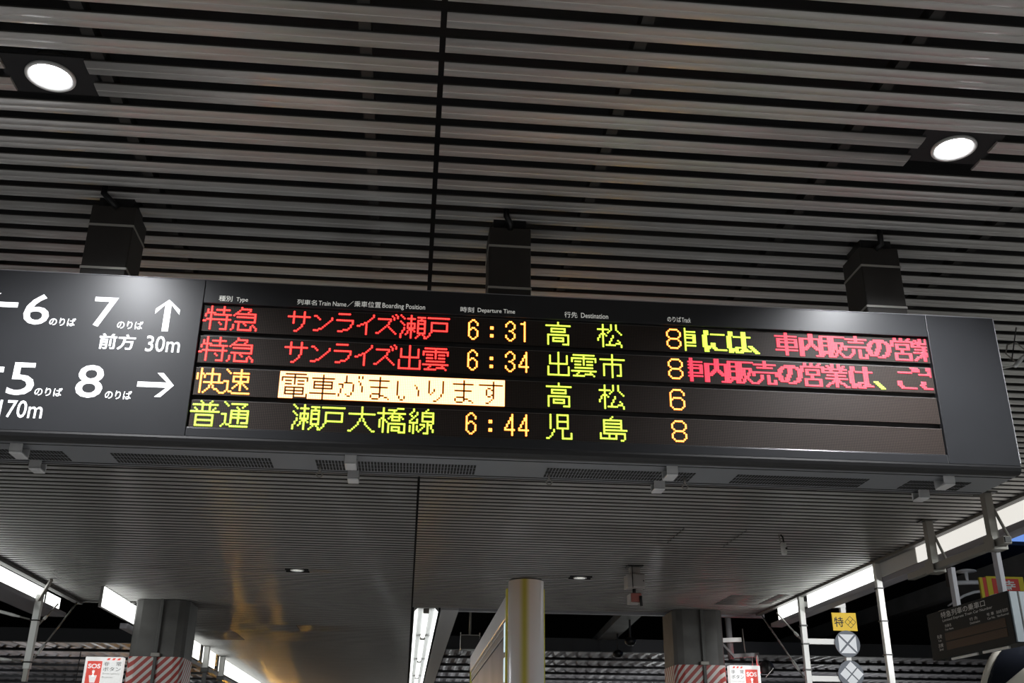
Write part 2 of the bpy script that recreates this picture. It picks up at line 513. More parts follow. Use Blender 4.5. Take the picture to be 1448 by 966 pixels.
# ------------------------------------------------------------------ columns
def column(cx, cy, sgn, side):
    t = bpy.data.objects.new('column', None); t.location = (cx, cy, 0); COL.objects.link(t); struct(t)
    def ring(w, d, c):
        return [(-w + c, -d), (w - c, -d), (w - c * 0.3, -d + c * 0.3), (w, -d + c), (w, d - c), (w - c, d), (-w + c, d), (-w, d - c), (-w, -d + c), (-w + c * 0.3, -d + c * 0.3)]
    mb = MB()
    mb.prism([(cx + u, cy + v) for u, v in ring(0.365, 0.40, 0.12)], 2.99, 3.74, lambda u, v, d: Vector((u, v, d)))
    mb.prism([(cx + u, cy + v) for u, v in ring(0.362, 0.397, 0.12)], 0.0, 2.99, lambda u, v, d: Vector((u, v, d)))
    struct(mb.build('column_shaft', M_CONC, t))
    mb = MB()
    mb.prism([(cx + u, cy + v) for u, v in ring(0.372, 0.407, 0.122)], 1.2, 2.985, lambda u, v, d: Vector((u, v, d)))
    struct(mb.build('column_stripe_wrap', stripe_mat('safety stripe', sgn), t))
    mb = MB()
    px = cx + side
    mb.box(px - 0.022, px + 0.022, cy - 0.445, cy - 0.408, 0.0, 3.74, bevel=0.006)
    struct(mb.build('column_conduit', M_CONDUIT, t))
    mb = MB()
    mb.box(px - 0.06, px + 0.06, cy - 0.46, cy - 0.408, 2.98, 3.03, bevel=0.006)
    struct(mb.build('column_clamp', M_GREY_METAL, t))
    return t
column(-3.42, 15.17, 1, 0.02)
column(4.11, 15.0, -1, 0.03)

# ------------------------------------------------------------------ light strips along the ceiling edges
def strip(name, label, x, y0, y1, z0, z1, face, m, group):
    t = thing(name, label, 'light', (x, (y0 + y1) / 2, z0), group)
    s = 1 if face > 0 else -1          # +1: faces +X
    mb = MB(); mb.box(min(x, x - s * 0.012), max(x, x - s * 0.012), y0, y1, z0, z1, bevel=0.003); mb.build('diffuser', m, t)
    mb = MB(); mb.box(min(x - s * 0.014, x - s * 0.05), max(x - s * 0.014, x - s * 0.05), y0, y1, z0 - 0.003, z1 + 0.003); mb.build('housing', M_TRIM, t)
    return t
G1 = 'light strips along the right ceiling edge'
strip('light_strip', 'bright white light strip between the two posts on the right', 5.155, 10.95, 13.12, 3.58, 3.745, -1, M_STRIP, G1)
strip('light_strip', 'short bright light strip beyond the post with the round markers', 5.155, 13.30, 14.25, 3.58, 3.745, -1, M_STRIP, G1)
strip('light_strip', 'unlit grey end of the light strip, left of the bent brace', 5.155, 10.05, 10.90, 3.58, 3.745, -1, M_STRIP_OFF, G1)
strip('light_strip', 'warm white light strip behind the hanging rail, at the right frame edge', 5.155, 5.2, 10.04, 3.58, 3.745, -1, M_STRIP_DIM, G1)
G2 = 'light strips along the left ceiling edge'
strip('light_strip', 'bright white light strip at the left frame edge, running to the white post', -4.80, 8.5, 14.2, 3.565, 3.755, 1, M_STRIP, G2)
strip('light_strip', 'short white light strip just beyond the leaning brace on the left', -4.80, 14.3, 14.85, 3.60, 3.74, 1, M_STRIP, G2)
G3 = 'light strips beyond the left column'
strip('light_strip', 'bright white light panel just left of the left striped column', -3.92, 13.75, 15.9, 3.49, 3.74, 1, M_STRIP_FAR, G3)
for i, (a, b, lab) in enumerate(((18.9, 20.4, 'white light panel touching the right side of the left striped column'),
                                 (20.75, 22.1, 'short white light panel between two small posts beyond the left column'),
                                 (22.6, 29.2, 'long white light panel running down right of the two small posts'),
                                 (29.6, 34.0, 'farthest white light panel, at the bottom edge right of the left column'))):
    strip('light_strip', lab, -3.90, a, b, 3.48, 3.77, 1, M_STRIP_FAR, G3)

# ------------------------------------------------------------------ fluorescent fixtures down the middle
def tube_fixture(y0, y1, label):
    t = thing('fluorescent_fixture', label, 'light', (0.235, (y0 + y1) / 2, 3.74), 'fluorescent fixtures in a line beyond the ceiling gap')
    mb = MB()
    pr = [(0.055, 3.735), (0.055, 3.80), (0.415, 3.80), (0.415, 3.735), (0.405, 3.735), (0.36, 3.785), (0.11, 3.785), (0.065, 3.735)]
    mb.prism(pr, y0, y1, lambda u, v, d: Vector((u, d, v)))
    mb.build('reflector', M_REFLECT, t)
    for x, r in ((0.085, 0.022), (0.235, 0.034), (0.385, 0.022)):
        e = 0.0 if x != 0.235 else 0.16
        mb = MB(); mb.tube([(x, y0 + 0.02 + e, 3.745), (x, y1 - 0.02 - e, 3.745)], r, 12); mb.build('tube', M_TUBE, t)
    for yy in (y0 + 0.08, y1 - 0.08):
        mb = MB(); mb.box(0.19, 0.28, yy - 0.05, yy + 0.05, 3.72, 3.784, bevel=0.01); mb.build('socket', M_GREY_METAL, t)
    return t
for y0, y1, lab in ((15.3, 18.5, 'nearest fluorescent fixture in line with the dark ceiling gap'),
                    (18.52, 22.5, 'second fluorescent fixture in line with the ceiling gap'),
                    (22.52, 26.5, 'third fluorescent fixture in line with the ceiling gap'),
                    (26.52, 30.5, 'farthest fluorescent fixture, at the bottom edge of the photo')):
    tube_fixture(y0, y1, lab)

# ------------------------------------------------------------------ downlights
def downlight(x, y, label, lens, watts):
    t = thing('downlight', label, 'light', (x, y, 3.75), 'round downlights in the slatted ceiling')
    mb = MB(); n = 40                     # square mounting plate with a round hole
    A = [mb.bm.verts.new((x + .079 * math.cos(2 * PI * k / n), y + .079 * math.sin(2 * PI * k / n), 3.7612)) for k in range(n)]
    B = []
    for k in range(n):
        c_, s_ = math.cos(2 * PI * k / n), math.sin(2 * PI * k / n); q = 1 / max(abs(c_), abs(s_))
        B.append(mb.bm.verts.new((x + .155 * c_ * q, y + .105 * s_ * q, 3.7612)))
    for k in range(n):
        mb.bm.faces.new((A[k], A[(k + 1) % n], B[(k + 1) % n], B[k]))
    r_ = bmesh.ops.extrude_face_region(mb.bm, geom=list(mb.bm.faces))
    for v in r_['geom']:
        if isinstance(v, bmesh.types.BMVert): v.co.z += 0.006
    mb.build('mounting_plate', M_PLENUM, t)
    mb = MB()
    mb.lathe([(0.0785, 3.768), (0.083, 3.757), (0.083, 3.752), (0.079, 3.748), (0.073, 3.750), (0.066, 3.760)], x, y, 40)
    mb.build('rim', M_CUP, t)
    mb = MB(); mb.lathe([(0.066, 3.761), (0.064, 3.80), (0.060, 3.825), (0.0, 3.827)], x, y, 40); mb.build('baffle', M_GREY_METAL, t)
    mb = MB()
    mb.lathe([(0.0, 3.764), (0.020, 3.767), (0.038, 3.776), (0.049, 3.790), (0.052, 3.812)], x, y, 32)
    mb.build('lens', lens, t)
    ld = bpy.data.lights.new('downlight_lamp', 'SPOT')
    ld.energy = watts; ld.spot_size = math.radians(138); ld.spot_blend = 1.0; ld.shadow_soft_size = 0.05
    ld.color = (0.97, 0.98, 1.0)
    lo = bpy.data.objects.new('lamp', ld); COL.objects.link(lo)
    lo.parent = t; lo.location = (0, 0, -0.006)
    return t
labs = ['big glaring downlight in the ceiling at upper left', 'big glaring downlight in the ceiling at upper right',
        'downlight behind the departure board, left row', 'downlight behind the departure board, right row',
        'small distant downlight left of the ceiling gap', 'small distant downlight right of the silver post']
for (x, y), lab in zip(DL, labs):
    downlight(x, y, lab, M_LAMP if y < 5 else M_LAMP_FAR, DOWNLIGHT_WATTS * (1.0 if y < 5 else 0.45))
for x, y in ((-1.3, -1.6), (1.98, -1.6)):
    ld = bpy.data.lights.new('downlight_lamp', 'SPOT'); ld.energy = DOWNLIGHT_WATTS; ld.spot_size = math.radians(138); ld.spot_blend = 1.0
    ld.shadow_soft_size = 0.05
    lo = bpy.data.objects.new('downlight_lamp', ld); COL.objects.link(lo); lo.location = (x, y, 3.71)

# ------------------------------------------------------------------ dot-matrix characters: strokes on a 16-dot grid, two base-36 digits per point
GL = {
'特': '40 4e|22 23 15 16|24 64|09 19 28 58|b0 b5|72 e2|65 f5|68 f8|d5 de|ae de|9a ab',
'急': '50 51 42 33 24 15|51 a1|a1 a2 93|24 d4|d4 d9|36 d6|29 d9|7a 8b|1b 1d|0e|4a 4e be bc|cb dc ed ee',
'快': '13 16|30 3e|43 54 55|90 98|63 d3 d8|58 f8|99 8a 8b 7c 5e|aa ab dd ee fe',
'速': '20 42|17 37 3c 2d 1e|4d 5d|6e fe|a0 ac|62 e2|64 e4 e7 67 64|98 6b|b8 eb',
'普': '50 61|b0 a1|12 e2|62 66|a2 a6|24 35|d4 c5|06 f6|38 c8 ce 3e 38|3b cb',
'通': '20 42|17 37 3c 2d 1e|4d 5d|6e fe|61 e1|d2 c3|93 a4|65 f5 fc|65 6c|a5 ac|67 f7|69 f9|cc fc',
'サ': '14 d4|41 48|a1 a8|99 9a|8b 7c|6d 5d',
'ン': '03 13 35|0c 2c 3b 4b 87 96 a5 a4',
'ラ': '11 71|05 95 97|88 89 7a 5b 4b 3c 1c',
'イ': '08 18 27 37 46 56|56 5d|56 65 92 91',
'ズ': '13 83 84|75 76 67 2b 1c 0c|67 bc|91 a2 a3|b0 c1 c2',
'瀬': '10 32|14 36|38 39 2a 2b 1c 1e|70 7e|52 92|55 95 98 58 55|69 5a 5b 4c|89 9a|b1 f1|d1 d3|b3 f3 fb bb b3|b5 f5|b8 f8|cc bd ae|ec fd fe',
'戸': '11 d1|34 c4 c9 39 34|39 3a 2b 2c 1d 0e',
'出': '70 7e|22 27 c7 c2|19 1e de d9',
'雲': '11 d1|03 e3|03 05|e3 e5|71 77|25 55|95 c5|27 57|97 c7|29 c9|0b eb|4c 3d|1e 7e|8d cd|bc|de',
'電': '31 e1|13 f3|13 15|f3 f5|81 87|35 65|a5 d5|37 67|a7 d7|39 d9 dd 3d 39|3b db|89 8f ff fd',
'車': '81 8f|23 e3|35 d5 d9 39 35|37 d7|1c fc',
'が': '51 54 45|55 85|16 36 38|29 2b|1c 1d|96 9a 8b 8c|6d 7d|5c|c1 c2|e1 e2|c4 d5 d6 e7 ea',
'ま': '81 8d|23 d3|37 c7|4b 7b|3c 3d|4e 7e|9c ac|bd cd|de',
'い': '23 2b 3c 3d|4e 5e|6d 6c|c5 d6 d7 e8 eb',
'り': '42 49 5a 69 78 77|c2 c9 ba bb 9d 8e 7e',
'す': '13 e3|91 9b|65 75|56 59|6a 7a|86|89|8c 7d 6e 5e',
'大': '70 76|04 e4|67 68 59 5a 1e 0e|87 88 99 9a de ee',
'橋': '30 3e|03 53|26 17 1b|47 58|61 a1|b0 e0|92|63 f3|84 66|c4 e6|85 c5 c7 87 85|69 f9 fe|69 6e|8b cb cd 8d 8b|ce fe',
'線': '40 41 32 23|34 45|62 63 54 27 28|28 68 66|2a 2d|49 4e|6a 6c|c0 b1|92 f2 f7 97 92|94 f4|c7 ce ae|89 a9 aa 7d|f8 e9|d9 ea eb fd',
'高': '70 71|02 e2|34 b4 b6 36 34|18 d8 de ae|18 1e|4a aa ac 4c 4a',
'松': '30 3e|03 63|35 26 09 0a|46 57|80 83 74 65|b0 b3 e6|97 98 89 8a 7b 7c|5d ad|bc dc db ca|ed ee',
'市': '70 7e|03 e3|26 c6 cd ad|26 2d',
'児': '20 28|60 c0 c8 68 60|64 c4|49 4a 3b 3c 2d 1e 0e|99 9e ee eb',
'島': '70 61|22 c2 c7|22 2a|24 c4|26 c6|28 f8|2a ea ed de ce|0a 0d 9d|5a 5d|9a 9d',
'6': '62 63|51 40 30 21 12 1a 2b 3c 4c 5b 6a 67 56 45 35 26|51 62',
'4': '50 5c|42 43 34 35 26 27 18 19 69',
'3': '13 12 21 30 40 51 62 64 55 46 36|46 57 68 6a 5b 4c 3c 2b 1a 19',
'1': '40 4c|31 21',
':': '04 14|05 15|09 19|0a 1a',
'8w': '20 60 71 82 84 75 66 26 15 04 02 11 20|26 17 08 0a 1b 2c 6c 7b 8a 88 77 66',
'6w': '83 82 71 60 20 11 02 0a 1b 2c 6c 7b 8a 87 76 65 25 16',
'車s': '70 7e|12 d2|24 d4 d9 29 24|26 d6|1b db',
'内s': '70 76|13 d3 de|13 1e|be de|76 3a|76 ba',
'販s': '01 51 5b 0b 01|04 54|07 57|2c 0e|4c 5e|71 e1|71 79 6e|75 d5 d7 8e|96 99 ee',
'売s': '70 74|12 d2|34 b4|07 e7|07 09|e7 e9|59 5b 3d 1e|99 9e de dc',
'のs': '72 76 5b 3c 2c 1b 07 15 33 52 92 b3 d5 d9 bc 8d 7d',
'営s': '30 31|70 71|c0 b1|12 e2|12 15|e2 e5|44 b4 b7 47 44|78 6a|3a ca ce 3e 3a',
'業s': '50 53|90 93|21 32|c1 b2|13 d3|44|a4|15 d5|27 c7|19 d9|75 7e|6a 2d 1e|8a cd ee',
'はs': '21 15 1a 2e|54 d4|a1 ab 9d 7e 6e 5d 5c 6b 9b dd',
'にs': '21 15 1a 2e 3b|63 c3|69 6b 8d dd',
'、s': '0a 4e',
'ごs': '33 93|b0 c2|d0 e2|29 2b 4d bd',
'ざs': '14 d4|60 97|b0 c1|d0 e1|29 1b 3d cd',
}
def strokes(ch):
    out = set()
    for poly in GL[ch].split('|'):
        pts = [(int(t[0], 36), int(t[1], 36)) for t in poly.split()]
        out.add(pts[0])
        for (x0, y0), (x1, y1) in zip(pts, pts[1:]):
            n = max(abs(x1 - x0), abs(y1 - y0))
            for i in range(n + 1):
                out.add((int(math.floor(x0 + (x1 - x0) * i / max(n, 1) + 0.5)), int(math.floor(y0 + (y1 - y0) * i / max(n, 1) + 0.5))))
    return out
def word(items, dy=0):
    out = set()
    for ch, ox in items:
        out |= {(x + ox, y + dy) for x, y in strokes(ch)}
    return out
def bold(items, lo, hi):
    out = set()
    for ch, ox in items:
        for x, y in strokes(ch):
            for k in ((0, 1, 2) if ch in ('にs', 'はs', 'のs', '、s', 'ごs', 'ざs', '内s') else (0, 1)):
                if lo <= x + ox + k <= hi: out.add((x + ox + k, y))
    return out

DP, DX0, DZ0, ROWZ = 0.00675, -0.85, 3.227, 0.13085
KANA = [('サ', 47), ('ン', 63), ('ラ', 76), ('イ', 88), ('ズ', 99)]
def kana(): return word(KANA, 0)
inv = {(c, r) for c in range(47, 175) for r in range(16)}
for i, ch in enumerate('電車がまいります'):
    inv -= {(x + 47 + 16 * i, y) for x, y in strokes(ch)}
ROWS = [
  [('lit_text', word([('特', 0), ('急', 16)]), M_LED_R), ('lit_text', kana() | word([('瀬', 112), ('戸', 128)]), M_LED_R),
   ('lit_text', word([('6', 152), (':', 166), ('3', 174), ('1', 182)], 1), M_LED_A), ('lit_text', word([('高', 199), ('松', 230)]), M_LED_G),
   ('lit_text', word([('8w', 272)], 1), M_LED_A), ('lit_text', bold([('車s', 275), ('にs', 293), ('はs', 308), ('、s', 322)], 283, 434), M_LED_G),
   ('lit_text', bold([('車s', 338), ('内s', 353), ('販s', 367), ('売s', 382), ('のs', 396), ('営s', 411), ('業s', 425)], 283, 434), M_LED_P)],
  [('lit_text', word([('特', 0), ('急', 16)]), M_LED_R), ('lit_text', kana() | word([('出', 112), ('雲', 127)]), M_LED_R),
   ('lit_text', word([('6', 152), (':', 166), ('3', 174), ('4', 182)], 1), M_LED_A), ('lit_text', word([('出', 199), ('雲', 214), ('市', 231)]), M_LED_G),
   ('lit_text', word([('8w', 272)], 1), M_LED_A),
   ('lit_text', bold([('車s', 278), ('内s', 293), ('販s', 308), ('売s', 323), ('のs', 338), ('営s', 352), ('業s', 367), ('はs', 382), ('ごs', 411), ('ざs', 426)], 284, 434), M_LED_P),
   ('lit_text', bold([('、s', 398)], 284, 434), M_LED_G)],
  [('lit_text', word([('快', 0), ('速', 15)]), M_LED_A), ('lit_text', inv, M_LED_W),
   ('lit_text', word([('高', 199), ('松', 230)]), M_LED_G), ('lit_text', word([('6w', 272)], 1), M_LED_A)],
  [('lit_text', word([('普', 0), ('通', 16)]), M_LED_G), ('lit_text', word([('瀬', 55), ('戸', 71), ('大', 87), ('橋', 103), ('線', 119)]), M_LED_G),
   ('lit_text', word([('6', 152), (':', 166), ('4', 174), ('4', 182)], 1), M_LED_A), ('lit_text', word([('児', 199), ('島', 230)]), M_LED_G),
   ('lit_text', word([('8w', 272)], 1), M_LED_A)],
]

# ------------------------------------------------------------------ the departure board
BX0, BX1, BY0, BY1, BZ0, BZ1 = -2.11, 2.39, 3.70, 4.06, 2.66, 3.335
LX0, LX1, LZ0, LZ1 = -0.8575, 2.0905, 2.7305, 3.2365
board = thing('departure_board', 'long charcoal train departure board with lit dot-matrix rows, hung from the slatted ceiling', 'sign', (0.14, 3.88, BZ0))
ROOT = Vector((0.14, 3.88, BZ0))
mb = MB()
mb.box(BX0 + 0.004, BX1 - 0.004, 3.745, BY1 - 0.045, 2.668, BZ1 - 0.004)
mb.build('housing', M_FACE, board)
mb = MB()                                   # front frame round the matrix opening
mb.box(BX0, LX0 - 0.0015, BY0, 3.744, 2.692, BZ1, bevel=0.002)
mb.box(LX1 + 0.0015, BX1, BY0, 3.744, 2.692, BZ1, bevel=0.002)
mb.box(LX0, LX1, BY0, 3.744, LZ1, BZ1, bevel=0.002)
mb.box(LX0, LX1, BY0, 3.744, 2.692, LZ0 - 0.004, bevel=0.002)
face = mb.build('face_panel', M_FACE, board)
mb = MB(); mb.box(BX0, BX1, 3.7008, 3.744, BZ1 + 0.0002, BZ1 + 0.0035, bevel=0.0015); mb.box(BX1 + 0.0002, BX1 + 0.003, 3.7008, 3.744, 2.70, BZ1, bevel=0.001); mb.build('edge_glint', M_EDGEGLINT, board)  # bright strips stand in for light caught along the bevel
mb = MB()
mb.prism([(3.701, 2.693), (3.70, 2.684), (3.704, 2.672), (3.713, 2.663), (3.726, 2.660), (3.740, 2.660), (3.740, 2.693)], BX0 + 0.001, BX1 - 0.001, lambda u, v, d: Vector((d, u, v)))
edge = mb.build('bottom_edge', M_BLACK, board)
mb = MB(); mb.box(LX0, LX1, 3.7015, 3.720, LZ0 - 0.0038, LZ0 - 0.0012, bevel=0.001); lip = mb.build('sill_strip', M_FACE, board)
mb = MB(); mb.box(BX0 + 0.002, BX1 - 0.002, 3.7405, BY1 - 0.0405, 2.6605, 2.6675)
mb.build('underside_panel', M_UNDER, board)
mb = MB()
mb.box(BX0 + 0.01, BX1 - 0.01, 3.764, 3.766, 2.6585, 2.6605); mb.box(BX0 + 0.01, BX1 - 0.01, 3.994, 3.998, 2.6585, 2.6605)
mb.build('underside_seam', M_SLOT, board)
mb = MB(); mb.box(LX0 - 0.0005, LX1 + 0.0005, 3.724, 3.7445, LZ0 - 0.003, LZ1); back = mb.build('matrix_backing', M_ROWGAP, board)
ROWMAT = led_panel_mat('unlit dots', (0.052, 0.039, 0.033), (0.014, 0.011, 0.010), DP, DP, DX0 - ROOT.x, DZ0 - ROOT.z)

def dots(name, cells, row, m, parent):
    bm = bmesh.new()
    rr = DP * 0.49
    for c, r in sorted(cells):
        x = DX0 + DP * c; z = DZ0 - ROWZ * row - DP * r
        if x + rr > LX1: continue
        core = [bm.verts.new((x + rr * math.cos(2 * PI * (k + .5) / 8), 3.7105, z + rr * math.sin(2 * PI * (k + .5) / 8))) for k in range(8)]
        bm.faces.new(core)
        # glow spill round the die, painted as a dim emissive ring
        lens = [bm.verts.new((x + rr * 1.65 * math.cos(2 * PI * (k + .5) / 8), 3.7114, z + rr * 1.65 * math.sin(2 * PI * (k + .5) / 8))) for k in range(8)]  # outer rim of the painted glow ring
        for k in range(8):
            bm.faces.new((core[k], lens[k], lens[(k + 1) % 8], core[(k + 1) % 8])).material_index = 1
    me = bpy.data.meshes.new(name); bm.to_mesh(me); bm.free()
    me.materials.append(m); me.materials.append(M_HALO[m.name])
    return link(name, me, parent)
row_parts = []
for i, items in enumerate(ROWS):
    zt = DZ0 - ROWZ * i + DP * 0.62
    zb = max(DZ0 - ROWZ * i - DP * 15.55, LZ0)
    mb = MB(); mb.box(LX0 + 0.001, LX1 - 0.001, 3.712, 3.7235, zb, zt - 0.0006)
    rp = mb.build('matrix_row', ROWMAT, board)
    mb = MB(); mb.box(LX0 + 0.001, LX1 - 0.001, 3.7112, 3.7225, zt - 0.0005, zt + 0.0006); mb.build('row_glint', M_ROWGLINT, rp)  # paler strip paints the highlight along the row's top edge
    for nm, cells, m in items:
        dots(nm, cells, i, m, rp)
    row_parts.append(rp)
def rear_mat(m):                            # the rear rows burn brighter
    n = 'rear ' + m.name
    if n not in bpy.data.materials:
        c = m.copy(); c.name = n
        c.node_tree.nodes['Principled BSDF'].inputs['Emission Strength'].default_value *= 1.15
    return bpy.data.materials[n]
for o in [face, edge, lip, back] + row_parts:    # the back of the board shows the same table
    c = copy_tree(o, board); c.rotation_euler = (0, 0, PI)
    for d in c.children:
        if d.name.startswith('lit_text'):
            d.data = d.data.copy(); d.data.materials[0] = rear_mat(d.data.materials[0])

front = lambda u, v: Vector((u, 3.6988, v))
for s, x0, x1, z0, z1, b in (('6', -1.519, -1.424, 3.111, 3.239, .006), ('7', -1.265, -1.177, 3.114, 3.239, .006), ('5', -1.522, -1.427, 2.826, 2.955, .006), ('8', -1.278, -1.181, 2.826, 2.957, .006)):
    lettering('platform_number', s, M_WHITE_LIT, board, x0, x1, z0, z1, front, b)
for x0, x1, z0, z1 in ((-1.418, -1.322, 3.111, 3.144), (-1.167, -1.071, 3.110, 3.144), (-1.420, -1.322, 2.827, 2.860), (-1.167, -1.071, 2.825, 2.859)):
    lettering('platform_word', 'のりば', M_WHITE_LIT, board, x0, x1, z0, z1, front, .012)
lettering('distance_text', '前方', M_WHITE_LIT, board, -1.223, -1.089, 3.023, 3.088, front, .02)
lettering('distance_text', '30m', M_WHITE_LIT, board, -1.049, -0.922, 3.021, 3.087, front, .006)
lettering('distance_text', '170m', M_WHITE_LIT, board, -1.533, -1.378, 2.738, 2.806, front, .006)
def arrow(cx, cz, L, head, w, ang):
    """one arrow of shaft length L, pointing along ang"""
    k = w / L / 2
    h = head / L
    q = [(0, -k), (1 - h * .93 + k * .95 + .06, -k), (1 - h * 1.38, -h), (1 - h * .90, -h), (1, 0), (1 - h * .90, h), (1 - h * 1.38, h), (1 - h * .93 + k * .95 + .06, k), (0, k)]
    p = [((u - .5) * L, v * L) for u, v in q]
    c, s = math.cos(ang), math.sin(ang)
    return [(cx + x * c - z * s, cz + x * s + z * c) for x, z in p]
for a in (arrow(-0.987, 3.1745, 0.135, 0.046, 0.024, PI / 2), arrow(-0.990, 2.888, 0.134, 0.048, 0.021, 0.0),
          arrow(-1.612, 3.189, 0.134, 0.047, 0.021, PI), arrow(-1.612, 2.924, 0.134, 0.047, 0.021, PI)):
    flat_poly('arrow', [a], M_WHITE_LIT, board, front)
for s, x0, x1, z0, z1 in (('種別', -0.800, -0.748, 3.246, 3.270), ('Type', -0.733, -0.688, 3.243, 3.266), ('列車名', -0.498, -0.421, 3.247, 3.270), ('Train Name', -0.414, -0.306, 3.248, 3.268),
                          ('／', -0.303, -0.278, 3.247, 3.273), ('乗車位置', -0.275, -0.170, 3.249, 3.275), ('Boarding Position', -0.164, 0.005, 3.244, 3.272), ('時刻', 0.146, 0.200, 3.248, 3.272),
                          ('Departure Time', 0.215, 0.365, 3.246, 3.270), ('行先', 0.565, 0.618, 3.246, 3.272), ('Destination', 0.633, 0.744, 3.248, 3.270), ('のりば', 0.988, 1.045, 3.249, 3.273), ('Track', 1.048, 1.085, 3.249, 3.270)):
    lettering('column_heading', s, M_HEAD, board, x0, x1, z0, z1, front, .004 if ord(s[0]) > 1000 else .004)
# vents, clips and eyebolts on the underside
for x0, x1 in ((-1.93, -1.325), (-1.158, -0.555), (-0.39, 0.238), (0.512, 1.118), (1.28, 1.84), (1.998, 2.268)):
    mb = MB()
    for yy in (3.848, 3.894, 3.940):
        n = int((x1 - x0) / 0.0125)
        for k in range(n):
            mb.box(x0 + k * 0.0125, x0 + k * 0.0125 + 0.0085, yy, yy + 0.035, 2.6588, 2.6604)
    mb.build('vent_slots', M_SLOT, board)
for x in (-1.47, -0.25, 0.99, 2.115):
    for ya, yb in ((3.758, 3.842), (3.972, 4.040)):
        mb = MB()
        mb.box(x - 0.022, x + 0.022, ya, yb, 2.622, 2.631, bevel=0.003)
        mb.box(x - 0.022, x + 0.022, ya, ya + 0.008, 2.631, 2.6598)
        mb.box(x - 0.022, x + 0.022, yb - 0.008, yb, 2.631, 2.6598)
        mb.build('latch', M_CHROME, board)
for x in (-0.375, 0.525, 1.075):
    mb = MB()
    mb.tube([(x, 3.90, 2.659), (x, 3.90, 2.628)], 0.004, 8)
    mb.tube([(x + 0.011 * math.cos(a), 3.90, 2.618 + 0.011 * math.sin(a)) for a in [PI / 2 + 2 * PI * k / 12 for k in range(13)]], 0.0032, 8)
    mb.build('eyebolt', M_GREY_METAL, board)

# ------------------------------------------------------------------ hangers between board and ceiling
for cx, lab, bend in ((-1.292, 'dark brown hanger box above the platform 6 and 7 numbers', 0.02), (0.352, 'dark brown hanger box above the departure times, in the middle', 0.0), (1.985, 'dark brown hanger box above the scrolling red text, on the right', -0.02)):
    t = thing('hanger_box', lab, 'hanger', (cx, 3.89, 3.336), 'hanger boxes holding the departure board')
    mb = MB(); mb.box(cx - 0.089, cx + 0.089, 3.80, 3.985, 3.337, 3.702, bevel=0.005); mb.build('casing', M_HANGER, t)
    for zz in (3.410, 3.606):
        mb = MB()
        mb.box(cx - 0.090, cx + 0.090, 3.7975, 3.7995, zz, zz + 0.010)
        mb.box(cx + 0.0895, cx + 0.0915, 3.80, 3.985, zz, zz + 0.010); mb.box(cx - 0.0915, cx - 0.0895, 3.80, 3.985, zz, zz + 0.010)
        mb.build('band', M_BAND, t)
    mb = MB(); mb.box(cx - 0.07, cx + 0.07, 3.82, 3.965, 3.7025, 3.79); mb.build('neck', M_BLACK, t)
    mb = MB(); mb.tube([(cx - 0.02 - bend, 3.77, 3.80), (cx - 0.02 - bend, 3.768, 3.74), (cx - bend * 0.4, 3.785, 3.712), (cx + bend * 0.6, 3.805, 3.695)], 0.013, 10); mb.build('cable', M_BLACK, t)

# ------------------------------------------------------------------ hanging posts, guy rods
GP = 'white posts hanging from the ceiling edges'
t = thing('hanging_post', 'white post with three arms carrying the yellow and round signs', 'post', (5.10, 13.22, 2.0), GP)
mb = MB(); mb.box(5.07, 5.14, 13.19, 13.26, 2.42, 3.74, bevel=0.006); mb.build('upright', M_WHITE_METAL, t)
for z in (3.60, 3.13, 2.67):
    mb = MB()
    mb.box(5.14, 5.70 if z > 3.5 else 5.56, 13.195, 13.255, z, z + 0.07, bevel=0.004)
    mb.build('arm', M_WHITE_METAL, t)
mb = MB(); mb.box(5.625, 5.695, 13.195, 13.255, 2.5, 3.60, bevel=0.004); mb.build('drop_bar', M_WHITE_METAL, t)
for z in (3.35, 3.12, 2.80):
    mb = MB(); mb.box(5.06, 5.15, 13.18, 13.27, z, z + 0.02); mb.build('wire_clamp', M_CAMDARK, t)
t = thing('hanging_post', 'tall white post between the light strips, right of the round markers', 'post', (5.12, 10.93, 2.0), GP)
mb = MB(); mb.box(5.085, 5.150, 10.875, 10.94, 2.30, 3.74, bevel=0.006); mb.build('upright', M_WHITE_METAL, t)
for z in (3.45, 3.10, 2.75):
    mb = MB(); mb.box(5.075, 5.152, 10.867, 10.948, z, z + 0.015); mb.build('wire_clamp', M_CAMDARK, t)
t = thing('hanging_post', 'white post at lower left below the bright light strip', 'post', (-4.66, 13.62, 2.7), GP)
mb = MB(); mb.box(-4.70, -4.62, 13.58, 13.66, 2.70, 3.60, bevel=0.006); mb.build('upright', M_WHITE_METAL, t)
mb = MB(); mb.box(-4.69, -4.63, 13.59, 13.65, 2.55, 2.705, bevel=0.004); mb.build('foot', M_GREY_METAL, t)
mb = MB(); mb.bar((-4.66, 13.60, 3.52), (-4.45, 13.30, 3.735), 0.035, 0.035); mb.build('brace', M_GREY_METAL, t)
for z in (3.28, 2.78):
    mb = MB(); mb.tube([(-4.66 + 0.062 * math.cos(2 * PI * k / 12), 13.62 + 0.062 * math.sin(2 * PI * k / 12), z) for k in range(13)], 0.008, 6); mb.build('wire_clamp', M_CAMDARK, t)
def rod(a, b, label, group, turnbuckle=0.75):
    a, b = Vector(a), Vector(b)
    o = thing('guy_rod', label, 'rod', a, group)
    mb = MB(); mb.tube([a, b], 0.011, 8); mb.build('bar', M_ROD, o)
    mb = MB(); p, q = a.lerp(b, turnbuckle), a.lerp(b, min(1, turnbuckle + 0.16)); mb.tube([p, p.lerp(q, .2), p.lerp(q, .8), q], [0.012, 0.02, 0.02, 0.012], 8); mb.build('turnbuckle', M_WHITE_METAL, o)
GR = 'guy rods of the hanging posts'
rod((-4.63, 15.02, 3.71), (-4.655, 13.70, 2.78), 'long guy rod down to the foot of the left white post', GR, 0.72)
